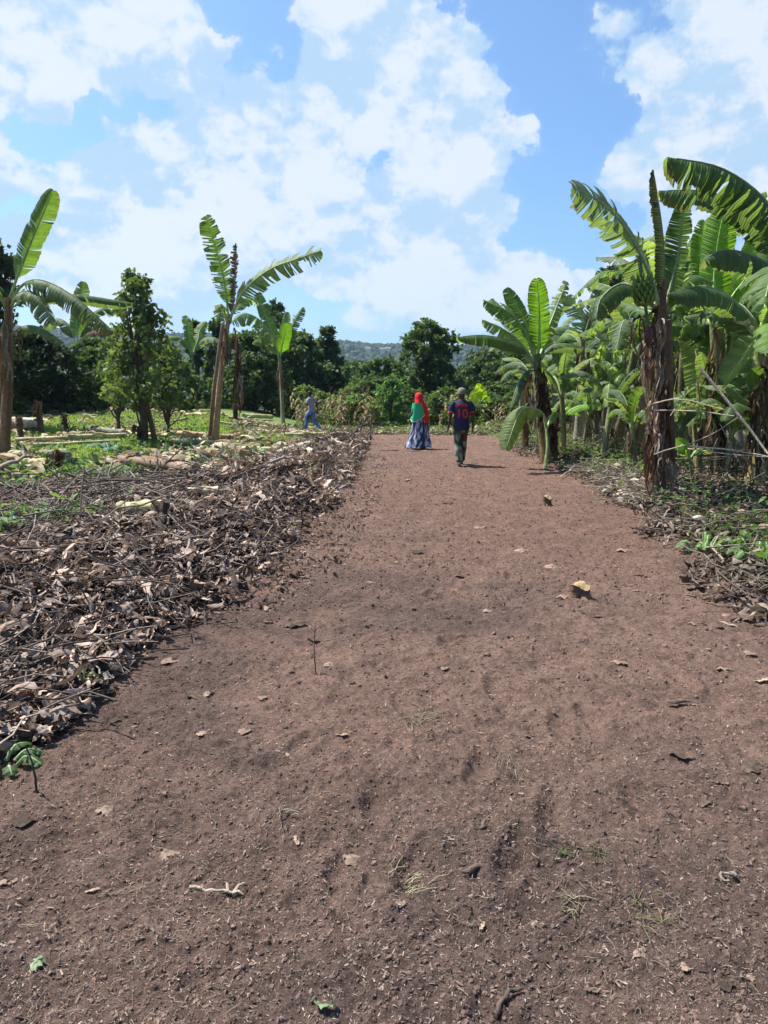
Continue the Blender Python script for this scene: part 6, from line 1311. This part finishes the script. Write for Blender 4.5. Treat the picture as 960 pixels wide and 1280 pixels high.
limb(mb, [(-.14, .04, 1.39), (-.205, .06, 1.30), (-.214, .085, 1.19)], [.088, .08, .074], (.27, .245, .29)); limb(mb, [(.14, .02, 1.39), (.205, -.04, 1.31), (.222, -.095, 1.22)], [.088, .08, .074], (.27, .245, .29)); mb.build('t_shirt', M_cloth, jm)
mb = MB(); ell(mb, [((0, 0, .80), .145, .115), ((0, 0, .88), .15, .118), ((0, 0, .97), .145, .112)], (.10, .19, .40), cap=True)
for s in 'lr': limb(mb, [J['hi' + s], np.array(J['kn' + s]) + (0, 0, .16), J['kn' + s], np.array(J['an' + s]) * .6 + np.array(J['kn' + s]) * .4, J['an' + s]], [.105, .088, .072, .074, .066], lambda V: np.array([.10, .19, .40]) * (1 + .5 * fbm(V[:, 0] * 12, V[:, 2] * 8, 2, 4))[:, None], wr=.04)
mb.build('jeans', M_cloth, jm); shoe(jm, J['anl'], J['tol'], (.35, .33, .32)); shoe(jm, J['anr'], J['tor'], (.35, .33, .32))
mb = MB(); ell(mb, [((0, .06, 1.59), .088, .098), ((0, .07, 1.65), .090, .104), ((0, .075, 1.69), .068, .08), ((0, .075, 1.71), .02, .02)], (.012, .011, .010), n=16, fold=.03); mb.build('hair', M_cloth, jm)
# short things in his hands are too small to make out and are left out

# ------------------------------------------------------------------ haze over the valley
HAZE = 0.00015
def box(name, lo, hi):
    v = [(x, y, z) for x in (lo[0], hi[0]) for y in (lo[1], hi[1]) for z in (lo[2], hi[2])]; me = bpy.data.meshes.new(name)
    me.from_pydata(v, [], [(0, 1, 3, 2), (4, 6, 7, 5), (0, 4, 5, 1), (2, 3, 7, 6), (0, 2, 6, 4), (1, 5, 7, 3)]); o = bpy.data.objects.new(name, me); COL.objects.link(o); return o
if HAZE:
    hz_ = box('haze', (-3500, -3500, -45), (3500, 3500, 160)); hm, hnt, hout = newmat('valley_air'); vp = hnt.nodes.new('ShaderNodeVolumePrincipled')
    vp.inputs['Color'].default_value = (.62, .80, 1, 1); vp.inputs['Density'].default_value = HAZE; vp.inputs['Anisotropy'].default_value = .3
    hnt.links.new(vp.outputs[0], hout.inputs['Volume']); hz_.data.materials.append(hm); kind(hz_, 'stuff', 'thin blue haze in the air over the valley')
